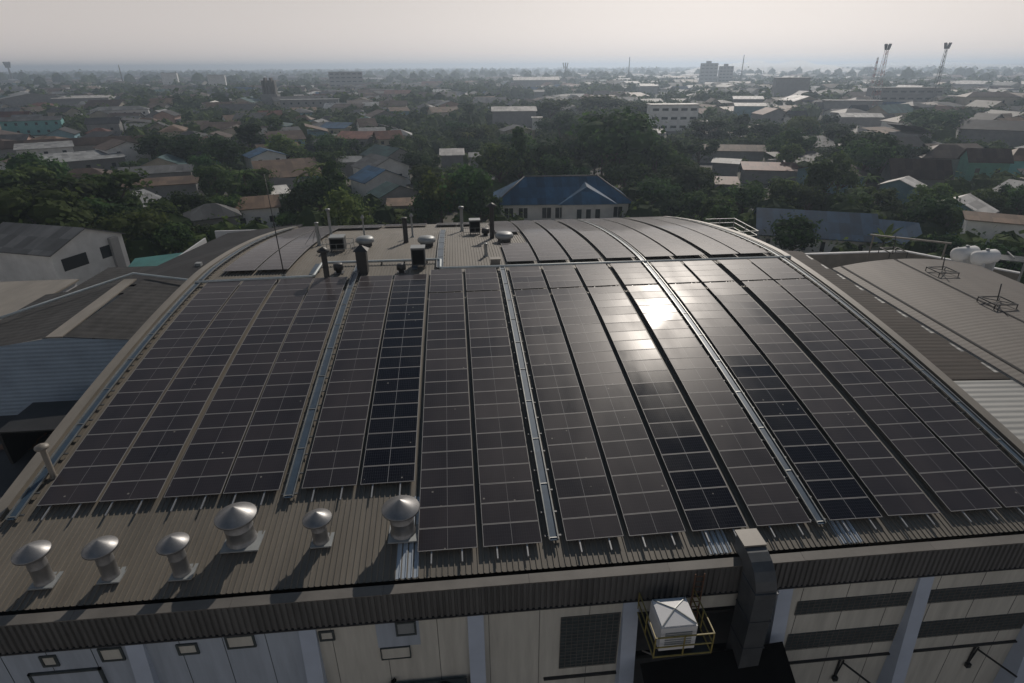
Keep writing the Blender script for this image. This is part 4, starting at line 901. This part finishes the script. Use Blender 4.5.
# telecom masts
def mast(label, u, vb, vt, lattice=True, wpx=3.0, head=True, colour='dark_metal'):
    p = at(u, vb, G+2); dist = (p-CAM).dot(F); k_ = dist/FOC; H = (vb-vt)*k_*.87/math.cos(0.0)+2
    t = thing('telecom_mast', label, 'telecom mast', (p.x, p.y, G), 0, 'telecom masts on the skyline'); wb = wpx*k_
    if lattice:
        red = MB(); wht = MB(); n_ = 14
        for i in range(n_):
            f0, f1 = i/n_, (i+1)/n_; a, b = wb*(1-.72*f0)/2, wb*(1-.72*f1)/2; z0, z1 = H*f0, H*f1; q = red if i % 2 == 0 else wht; th = .13*k_*1.6
            for sx, sy in ((-1, -1), (1, -1), (1, 1), (-1, 1)): q.bar((sx*a, sy*a, z0), (sx*b, sy*b, z1), th)
            q.bar((-a, -a, z0), (b, -b, z1), th*.7); q.bar((a, -a, z0), (-b, -b, z1), th*.7); q.bar((-a, -a, z0), (-b, b, z1), th*.7); q.bar((a, a, z0), (b, -b, z1), th*.7)
            q.bar((-b, -b, z1), (b, -b, z1), th*.7)
        red.build('red_section', 'tower_red' if colour == 'red' else colour, t); wht.build('white_section', 'tower_white' if colour == 'red' else colour, t)
    else:
        m = MB(); m.tube([(0, 0, 0), (0, 0, H)], [wb*.5, wb*.3], 8); m.build('pole', colour, t)
    if head:
        m = MB()
        for k in range(6):
            a = k*2*math.pi/6+.3; r = 2.1*k_; m.bar((r*.75*math.cos(a), r*.75*math.sin(a), H-4.5*k_), (r*1.3*math.cos(a), r*1.3*math.sin(a), H+.8*k_), .8*k_)
            m.bar((0, 0, H-3*k_), (r*math.cos(a), r*math.sin(a), H-3*k_), .4*k_)
        m.build('antenna', 'fascia', t)
    feet.append((p.x, p.y, 4))
    return t
mast('tall red and white lattice telecom mast on the right skyline', 872, 112, 43, True, 6.5, True, 'red')
mast('shorter red lattice mast leaning against the tall red and white one', 868, 100, 56, True, 3.0, False, 'red')
mast('grey telecom mast with flared antenna head at the right', 930, 108, 42, True, 4.4, True, 'duct')
mast('thin pole mast right of the horizon tower block', 740, 84, 54, False, 1.2, False, 'fascia')
mast('small telecom mast at the far left horizon', 13, 82, 62, False, 2.2, True, 'fascia')
mast('thin mast left of the pale slab block', 124, 86, 64, False, 1.3, False, 'fascia')
mast('thin mast on the horizon right of centre', 628, 82, 56, False, 1.2, False, 'fascia')
mast('short knobbed water post on the centre horizon', 565, 80, 63, False, 1.4, True, 'fascia')

# ================================================================== TREES
def leafclump(m, c, r, n, ls, rnd, flat=.85):
    for _ in range(n):
        while True:
            d = Vector((rnd.gauss(0, 1), rnd.gauss(0, 1), rnd.gauss(0, 1)))
            if d.length > .1: break
        d.normalize(); q = Vector(c)+Vector((d.x*r, d.y*r, d.z*r*flat))*rnd.uniform(.72, 1.12)
        a = (d+Vector((rnd.gauss(0, .5), rnd.gauss(0, .5), rnd.gauss(0, .5)+.3))).normalized(); x = a.orthogonal().normalized(); y = a.cross(x)
        an = rnd.uniform(0, 6.28); x, y = x*math.cos(an)+y*math.sin(an), y*math.cos(an)-x*math.sin(an); s_ = ls*rnd.uniform(.5, 1.3)
        m.add([q-x*s_-y*s_*.6, q+x*s_-y*s_*.6, q+x*s_*.7+y*s_*.8, q-x*s_*.7+y*s_*.7], [(0, 1, 2, 3)])
def core(m, c, r, rnd, flat=.8):
    vs = []; fs = []
    n, k = 7, 4
    for i in range(k+1):
        a = math.pi*i/k
        for j in range(n):
            b = 2*math.pi*j/n; rr = r*rnd.uniform(.8, 1.1); vs.append((c[0]+rr*math.sin(a)*math.cos(b), c[1]+rr*math.sin(a)*math.sin(b), c[2]+rr*flat*math.cos(a)))
    for i in range(k):
        for j in range(n): fs.append((i*n+j, (i+1)*n+j, (i+1)*n+(j+1) % n, i*n+(j+1) % n))
    m.add(vs, fs)
def make_tree(kind, seed, mm='leaf'):
    """unit tree: height about 1, crown radius about .45; returns (crown mesh, trunk mesh)"""
    rnd = random.Random(seed); m = MB(); tr = MB()
    if kind == 'round': lob = 13; R_ = .40; z0 = .60; fz = .85
    elif kind == 'wide': lob = 18; R_ = .62; z0 = .66; fz = .5
    elif kind == 'tall': lob = 11; R_ = .24; z0 = .58; fz = 1.65
    elif kind == 'bush': lob = 9; R_ = .45; z0 = .42; fz = .85
    tr.tube([(0, 0, 0), (.01, 0, z0*.5), (0, .01, z0)], [.035, .025, .015], 6)
    for i in range(lob):
        a = rnd.uniform(0, 6.28); e = rnd.uniform(-.7, 1); q = rnd.uniform(.35, .95)
        rr = math.sqrt(max(0, 1-e*e)); c = (R_*q*rr*math.cos(a), R_*q*rr*math.sin(a), z0+R_*fz*q*e)
        r = R_*rnd.uniform(.28, .46); core(m, c, r*.72, rnd); leafclump(m, c, r, 95, .026, rnd)
        if i < 6: tr.tube([(0, 0, z0*.45), (c[0]*.6, c[1]*.6, (z0*.45+c[2])/2), c], [.018, .012, .006], 5)
    leafclump(m, (0, 0, z0), R_*1.02, 160, .024, rnd, fz)
    return m.mesh('crown', mm), tr.mesh('trunk', 'trunk')
VAR = {}
for k in ('round', 'wide', 'tall', 'bush'):
    VAR[k] = [make_tree(k, 11*i+hash(k) % 1 + len(k)*7, 'leaf' if i < 3 else 'leaf_light') for i in range(4)]
def palm_mesh(seed, banana=False):
    rnd = random.Random(seed); m = MB(); tr = MB(); h = .5 if banana else .85
    tr.tube([(0, 0, 0), (.02, 0, h*.5), (.03, .01, h)], [.03, .02, .018], 6)
    for k in range(11):
        a = k*.571*math.pi+rnd.uniform(-.2, .2); L_ = .38 if not banana else .42; up = rnd.uniform(.1, .9) if not banana else rnd.uniform(.6, 1.6); pr = []; wd = .05 if not banana else .07
        for i in range(6):
            f = i/5; r = L_*f; pr.append((Vector((.03+r*math.cos(a), .01+r*math.sin(a), h+up*r-1.5*r*r*(1.3 if not banana else 1.0))), wd*math.sin(math.pi*min(1, f*.9+.1))))
        for i in range(5):
            (p0, w0), (p1, w1) = pr[i], pr[i+1]; s_ = Vector((-math.sin(a), math.cos(a), 0))
            m.add([p0-s_*w0, p1-s_*w1, p1+Vector((0, 0, .015)), p0+Vector((0, 0, .015))], [(0, 1, 2, 3)]); m.add([p0+Vector((0, 0, .015)), p1+Vector((0, 0, .015)), p1+s_*w1, p0+s_*w0], [(0, 1, 2, 3)])
    return m.mesh('crown', 'leaf_banana' if banana else 'leaf_light'), tr.mesh('trunk', 'trunk')
VAR['palm'] = [palm_mesh(i) for i in range(2)]; VAR['banana'] = [palm_mesh(20+i, True) for i in range(2)]
trees = []
rt_ = random.Random(42)
def tree(kind, x, y, h, light=None, wide=1.0, label=None):
    L_ = VAR[kind]; i = rt_.randrange(len(L_)) if light is None else (3 if light and len(L_) > 3 else rt_.randrange(min(3, len(L_))))
    nm = {'round': 'round_tree', 'wide': 'spreading_tree', 'tall': 'slender_tree', 'bush': 'bush', 'palm': 'palm_tree', 'banana': 'banana_plant'}[kind]
    o = bpy.data.objects.new(nm, None); COL.objects.link(o); o.location = (x, y, G); o.rotation_euler = (0, 0, rt_.uniform(0, 6.28)); o.scale = (h*wide, h*wide, h)
    inst('crown', L_[i][0], o); inst('trunk', L_[i][1], o)
    o['category'] = {'bush': 'bush', 'palm': 'palm', 'banana': 'banana plant'}.get(kind, 'tree'); o['group'] = 'trees of the town'
    if label: o['label'] = label
    trees.append((o, kind, i >= 3, h)); feet.append((x, y, h*.25)); return o
def ptree(kind, u, v, wpx, h, light=None, label=None):
    """tree whose crown centre shows at (u, v), crown about wpx wide"""
    p = at(u, v, G+h*.6); k_ = (p-CAM).dot(F)/FOC; base = {'round': .86, 'wide': 1.3, 'tall': .5, 'bush': .95, 'palm': .75, 'banana': .8}[kind]
    return tree(kind, p.x, p.y, h, light, wpx*k_/(h*base), label)
PT_ = [ # kind,u,v,wpx,h,light
 ('round', 22, 192, 60, 13, 0), ('round', 60, 205, 60, 12, 0), ('round', 105, 195, 62, 13, 0), ('round', 5, 222, 50, 10, 0), ('round', 82, 222, 50, 10, 0), ('round', 122, 218, 36, 9, 0), ('round', 40, 228, 46, 9, 0), ('round', 150, 232, 34, 8, 0),
 ('round', 165, 217, 34, 8, 0), ('round', 185, 205, 36, 8, 0), ('bush', 200, 228, 36, 6, 1), ('round', 175, 236, 40, 8, 0), ('round', 205, 165, 26, 9, 0), ('round', 232, 208, 30, 8, 0), ('round', 258, 190, 30, 9, 0), ('bush', 290, 216, 30, 5, 1),
 ('round', 318, 190, 44, 12, 0), ('tall', 335, 185, 24, 13, 0), ('round', 300, 200, 34, 9, 0), ('round', 350, 205, 28, 8, 1), ('bush', 362, 212, 26, 5, 1), ('palm', 318, 207, 20, 7, None),
 ('round', 160, 143, 50, 12, 0), ('round', 195, 145, 44, 13, 0), ('tall', 250, 135, 28, 15, 0), ('round', 222, 150, 40, 13, 0), ('round', 285, 147, 40, 11, 1), ('tall', 276, 128, 16, 14, 0),
 ('round', 440, 195, 44, 12, 1), ('round', 430, 178, 40, 10, 0), ('round', 465, 190, 50, 14, 0), ('round', 500, 160, 46, 15, 0), ('round', 545, 158, 46, 15, 0), ('tall', 522, 155, 26, 17, 0), ('round', 480, 205, 36, 10, 0), ('round', 425, 210, 34, 8, 0), ('round', 555, 172, 34, 12, 0),
 ('wide', 614, 140, 105, 20, 0), ('wide', 655, 158, 50, 12, 0), ('round', 575, 150, 34, 13, 0),
 ('bush', 650, 196, 34, 6, 0), ('bush', 672, 205, 32, 6, 0), ('round', 690, 202, 34, 7, 0), ('bush', 655, 182, 40, 7, 1), ('banana', 652, 190, 22, 6, None), ('banana', 668, 186, 20, 6, None), ('round', 720, 207, 32, 7, 0), ('bush', 745, 236, 22, 4, 0), ('round', 795, 232, 50, 9.5, 0),
 ('round', 700, 180, 30, 8, 0), ('round', 745, 195, 40, 9, 0), ('round', 780, 195, 34, 9, 0), ('tall', 822, 178, 30, 13, 1), ('round', 842, 172, 34, 12, 1), ('round', 810, 200, 30, 8, 0), ('round', 850, 205, 36, 8, 0), ('round', 880, 200, 36, 8, 0), ('banana', 788, 190, 16, 5, None),
 ('round', 932, 212, 46, 9, 0), ('round', 955, 220, 34, 8, 0), ('round', 908, 218, 30, 6, 0), ('round', 895, 167, 26, 8, 1), ('round', 923, 155, 24, 8, 0), ('wide', 934, 122, 56, 13, 0), ('round', 838, 136, 26, 10, 0), ('round', 812, 130, 20, 10, 0), ('banana', 884, 238, 26, 7, None), ('banana', 912, 238, 22, 5, None), ('banana', 872, 245, 16, 4, None),
 ('round', 760, 130, 44, 12, 0), ('round', 710, 128, 40, 12, 0), ('round', 700, 150, 34, 10, 0), ('tall', 869, 70, 10, 30, 0), ('round', 990, 205, 30, 7, 0), ('round', 1010, 195, 26, 7, 0),
 ('round', 600, 105, 50, 16, 0), ('round', 550, 108, 40, 15, 0), ('round', 640, 110, 40, 14, 0), ('round', 990, 150, 24, 6, 0), ('bush', 245, 228, 30, 5, 0), ('round', 330, 160, 30, 9, 0), ('round', 415, 160, 30, 9, 0), ('bush', 400, 215, 40, 4, 1), ('bush', 370, 219, 34, 4, 1),
]
for (k0, u0, v0, w0, h0, l0) in PT_: ptree(k0, u0, v0-(3 if u0 < 135 and v0 > 185 else 0), w0*(1.45 if u0 < 135 and v0 > 185 else 1.15), h0*(1.12 if u0 < 135 and v0 > 185 else 1.05), l0)
# random fill ------------------------------------------------------------
def clear(x, y, r):
    if -36 < x < 30 and y < 70: return False
    if -80 < x < 66 and y < 58: return False
    for (a, b, c) in feet:
        if (x-a)**2+(y-b)**2 < (c+r)**2*.8: return False
    return True
def blocks(x, y, h, r):
    u, v, d = proj((x, y, G+h)); 
    if d < 1: return True
    u2, v2, _ = proj((x, y, G)); pr = r*FOC/d; D = (Vector((x, y, 0))-CAM).length
    for (a, b, c, e, dd) in guard:
        if D < dd+4 and u+pr > a and u-pr < b and v < e and v2 > c: return True
    return False
houses = []
rh_ = random.Random(99)
tones = ['grey']*7+['brown']*6+['dark']*7+['rust']*4+['red']*2+['pale']*3+['green', 'blue', 'white']
def rand_pos(rg, dmin, dmax):
    d = math.sqrt(rg.uniform(dmin**2, dmax**2)); a = YAW+rg.uniform(-.80, .80); return CX+d*math.sin(a), CY+d*math.cos(a), d
tries = 0
while len(houses) < 235 and tries < 9000:
    tries += 1; q = len(houses)/235; x, y, d = rand_pos(rh_, 110+420*q, 220+640*q)
    w_ = rh_.uniform(9, 17)*(1.25 if d > 450 else 1); dd = w_*rh_.uniform(.6, .95); h = rh_.choice((3.6, 4, 5, 6.5, 7))
    if not clear(x, y, w_*.6): continue
    u, v, _ = proj((x, y, G+h))
    if not -30 < u < 1054 or blocks(x, y, h+2.5, w_*.5): continue
    if 400 < u < 700 and rh_.random() < (.93 if v > 112 else .5): continue
    if d < 300 and rh_.random() < .45: continue
    tone = rh_.choice(tones); kind = rh_.choice(('gable', 'gable', 'gabley', 'hip', 'hip', 'mono'))
    t = thing('house', None, 'house', (x, y, G), rh_.choice((.2, .2, .2+math.pi/2, -.15))+rh_.gauss(0, .12), 'houses of the town')
    house_parts(t, w_, dd, h, kind, tone, rh_.choice(('white', 'cream', 'grey', 'grey', 'cream', 'pink', 'white', 'bluegreen')), rh_.uniform(1.6, 3), .7, 3 if d < 380 else 0, storeys=2 if h > 6 else 1)
    if rh_.random() < .55:
        s_ = rh_.choice((-1, 1)); aw = w_*rh_.uniform(.3, .5); ah = h*.55; tone2 = rh_.choice(('rust', 'grey', 'pale', 'brown', 'dark'))
        m = MB(); m.box(min(s_*w_/2, s_*(w_/2+aw)), max(s_*w_/2, s_*(w_/2+aw)), -dd*.35, dd*.3, 0, ah); m.build('annex_wall', 'w_'+rh_.choice(('grey', 'cream', 'white')), t)
        m = MB(); xa, xb = s_*(w_/2-.1), s_*(w_/2+aw+.6); m.slab([(xa, -dd*.42, ah+.9), (xb, -dd*.42, ah), (xb, dd*.36, ah), (xa, dd*.36, ah+.9)] if s_ > 0 else [(xb, -dd*.42, ah), (xa, -dd*.42, ah+.9), (xa, dd*.36, ah+.9), (xb, dd*.36, ah)], .12); m.build('annex_roof', 'r_'+tone2, t)
    if rh_.random() < .4:
        m = MB(); dx = rh_.uniform(-.3, .3)*w_; m.slab([(dx-1.6, -dd/2-2.4, h*.5), (dx+1.8, -dd/2-2.4, h*.5), (dx+1.8, -dd/2, h*.62), (dx-1.6, -dd/2, h*.62)], .1); m.build('awning', 'r_'+rh_.choice(('pale', 'rust', 'green', 'grey')), t)
    feet.append((x, y, w_*.6)); houses.append((t, tone, kind, d, u))
tries = 0; n0 = len(trees)
while len(trees) < 292 and tries < 9000:
    tries += 1; q = (len(trees)-n0)/(292-n0); x, y, d = rand_pos(rt_, 95+120*q, 150+300*q)
    kind = rt_.choice(('round', 'round', 'round', 'tall', 'wide', 'bush', 'bush', 'palm', 'round')); h = {'bush': 5, 'wide': 11, 'tall': 12, 'palm': 9, 'round': 9}[kind]*rt_.uniform(.75, 1.25)
    if not clear(x, y, h*.2) or blocks(x, y, h, h*.4): continue
    u, v, _ = proj((x, y, G+h))
    if not -40 < u < 1064: continue
    tree(kind, x, y, h, None, rt_.uniform(.95, 1.35))
# mass of further houses and woodland, beyond what can be counted
mr_, mw_ = {}, MB()
rr_ = random.Random(3)
for i in range(2300):
    x, y, d = rand_pos(rr_, 480, 2800) if i < 1700 else rand_pos(rr_, 430, 1100)
    w_ = rr_.uniform(11, 22)*(1+d/2600); dd = w_*rr_.uniform(.5, .9); h = rr_.choice((4, 5, 6.5, 8)); rh = rr_.uniform(1.8, 4); a = rr_.choice((.2, .2+math.pi/2, -.15))+rr_.gauss(0, .15)
    if i % 23 == 0: w_ *= 2.2
    if blocks(x, y, h+2, w_*.4): continue
    if 400 < proj((x, y, G))[0] < 700 and d < 900 and rr_.random() < .7: continue
    tone = rr_.choice(tones+['pale', 'white']); c, s_ = math.cos(a), math.sin(a)
    def Q(p, q, z): return (x+p*c-q*s_, y+p*s_+q*c, G+z)
    p, q = w_/2, dd/2
    mw_.add([Q(-p, -q, 0), Q(p, -q, 0), Q(p, q, 0), Q(-p, q, 0), Q(-p, -q, h), Q(p, -q, h), Q(p, q, h), Q(-p, q, h), Q(-p, 0, h+rh), Q(p, 0, h+rh)], [(0, 1, 5, 4), (1, 2, 6, 9, 5), (2, 3, 7, 6), (3, 0, 4, 8, 7)])
    p += .8; q += .8; mm = mr_.setdefault(tone, MB()); mm.add([Q(-p, -q, h-.4), Q(p, -q, h-.4), Q(p, 0, h+rh), Q(-p, 0, h+rh), Q(p, q, h-.4), Q(-p, q, h-.4)], [(0, 1, 2, 3), (3, 2, 4, 5)])
fh = mw_.build('distant_houses', 'w_cream'); tag(fh, 'far suburb of small houses fading towards the horizon', 'houses', None, 'stuff')
for k, mm in mr_.items(): mm.build('roof', 'r_'+k, fh)
m = MB(); rr_ = random.Random(8); cnt = 0
for i in range(15000):
    q = i/15000
    x, y, d = rand_pos(rr_, 110, 300) if q < .14 else rand_pos(rr_, 250, 560) if q < .36 else rand_pos(rr_, 480, 1300) if q < .70 else rand_pos(rr_, 1200, 5600)
    if d < 700 and not clear(x, y, 1.5): continue
    if q > .36 and q < .7 and noise.noise(Vector((x*.012, y*.012, 9))) < -.12: continue
    s_ = rr_.uniform(.7, 1.3)*(3.6 if d < 300 else 5.0 if d < 520 else 7 if d < 1300 else 13); hh_ = s_*rr_.uniform(.9, 1.4)
    if noise.noise(Vector((x*.006, y*.006, 3))) < -.22 and d > 300: continue
    if d > 150 and blocks(x, y, hh_*1.5, s_): continue
    c = (x, y, G+hh_*.45); core(m, c, s_*.8, rr_, hh_/s_*.9)
    leafclump(m, c, s_*.95, 60 if d < 300 else 26 if d < 520 else 14 if d < 1300 else 6, s_*(.085 if d < 300 else .12 if d < 520 else .2), rr_, hh_/s_)
tag(m.build('distant_woodland', 'leaf'), 'mass of trees and scrub filling the gaps of the town to the horizon', 'woodland', None, 'stuff')
# low hills on the far right horizon
m = MB(); vs = []; n_ = 60
for i in range(n_+1):
    a = .42+.6*i/n_; x = CX+6800*math.sin(YAW+a); y = CY+6800*math.cos(YAW+a); h = 14+32*min(1, i/n_*1.5)*(1+.4*noise.noise(Vector((i*.2, 0, 0))))
    vs += [(x*.97, y*.97, G-2), (x, y, G+h), (x*1.03, y*1.03, G-2)]
m.add(vs, [(3*i, 3*i+3, 3*i+4, 3*i+1) for i in range(n_)]+[(3*i+1, 3*i+4, 3*i+5, 3*i+2) for i in range(n_)], True)
tag(m.build('hills', 'ground'), None, None, None, 'structure')
# ------------------------------------------------------------------ labels for the many houses and trees
def zone(d): return 'just beyond the warehouse' if d < 190 else 'in the middle distance' if d < 380 else 'in the far town'
kn = {'gable': 'gabled', 'gabley': 'gable-fronted', 'hip': 'hip-roofed', 'mono': 'flat-sloped'}
bk = {}
for (t, tone, kind, d, u) in houses: bk.setdefault((tone, kind, zone(d)), []).append((u, t))
for (tone, kind, z), L_ in bk.items():
    for i, (u, t) in enumerate(sorted(L_, key=lambda a: a[0])): t['label'] = '%s %s house, %s from left of such houses %s' % (tone+'-topped', kn[kind], ordw(i+1), z)
bk = {}
for (o, kind, light, h) in trees:
    d = (Vector(o.location)-CAM).length; u = proj(o.location)[0]; bk.setdefault((kind, light, zone(d)), []).append((u, o))
tn = {'round': 'round tree', 'wide': 'spreading tree', 'tall': 'slender tree', 'bush': 'bush', 'palm': 'palm', 'banana': 'banana plant'}
for (kind, light, z), L_ in bk.items():
    for i, (u, o) in enumerate(sorted(L_, key=lambda a: a[0])): o['label'] = '%s %s, %s from left of those %s' % ('light green' if light else 'dark green', tn[kind], ordw(i+1), z)
# ------------------------------------------------------------------ haze
m = MB(); m.box(-7600, 7600, -400, 7600, G-1.5, 46)
hz = bpy.data.materials.new('haze_air'); hz.use_nodes = True; t = hz.node_tree; t.nodes.clear()
pv = t.nodes.new('ShaderNodeVolumePrincipled'); pv.inputs['Color'].default_value = (0.67, 0.81, 0.98, 1); pv.inputs['Density'].default_value = HAZE; pv.inputs['Anisotropy'].default_value = 0.58
ou = t.nodes.new('ShaderNodeOutputMaterial'); t.links.new(pv.outputs[0], ou.inputs['Volume'])
ho = m.build('haze', hz); tag(ho, 'thin pale haze lying over the whole town', 'haze', None, 'stuff')

def smoke(u0, u1, d, z0, z1, dens, label, dd=500):
    p0 = at(u0, 66, 0) if False else None
    a0 = math.atan2(ray(u0, 68).x, ray(u0, 68).y); a1 = math.atan2(ray(u1, 68).x, ray(u1, 68).y); m = MB(); vs = []; n_ = 24
    rr = random.Random(int(u0))
    for i in range(n_+1):
        a = a0+(a1-a0)*i/n_; e = math.sin(math.pi*i/n_)**.6; top = z0+(z1-z0)*max(.03, e*(.75+.35*noise.noise(Vector((i*.35, u0, 0)))))
        for dd_, z in ((d, z0), (d+dd, z0), (d+dd*.8, top), (d+dd*.2, top)): vs.append((CX+dd_*math.sin(a), CY+dd_*math.cos(a), z))
    fs = [(0, 1, 2, 3)[::-1], tuple(n_*4+k for k in range(4))]
    for i in range(n_):
        q = i*4; r = q+4
        for k in range(4): fs.append((q+k, q+(k+1) % 4, r+(k+1) % 4, r+k))
    m.add(vs, fs)
    s = bpy.data.materials.new('smoke_air'); s.use_nodes = True; t = s.node_tree; t.nodes.clear()
    pv = t.nodes.new('ShaderNodeVolumePrincipled'); pv.inputs['Color'].default_value = (0.98, 0.98, 0.98, 1); pv.inputs['Density'].default_value = dens; pv.inputs['Anisotropy'].default_value = 0.6
    ou = t.nodes.new('ShaderNodeOutputMaterial'); t.links.new(pv.outputs[0], ou.inputs['Volume'])
    tag(m.build('smoke', s), label, 'smoke', None, 'stuff')
smoke(676, 870, 2300, G+1, 43, .0035, 'pale smoke bank drifting low behind the horizon tower blocks')
smoke(790, 1060, 3300, G+1, 44, .002, 'wide thin smoke bank along the right horizon')
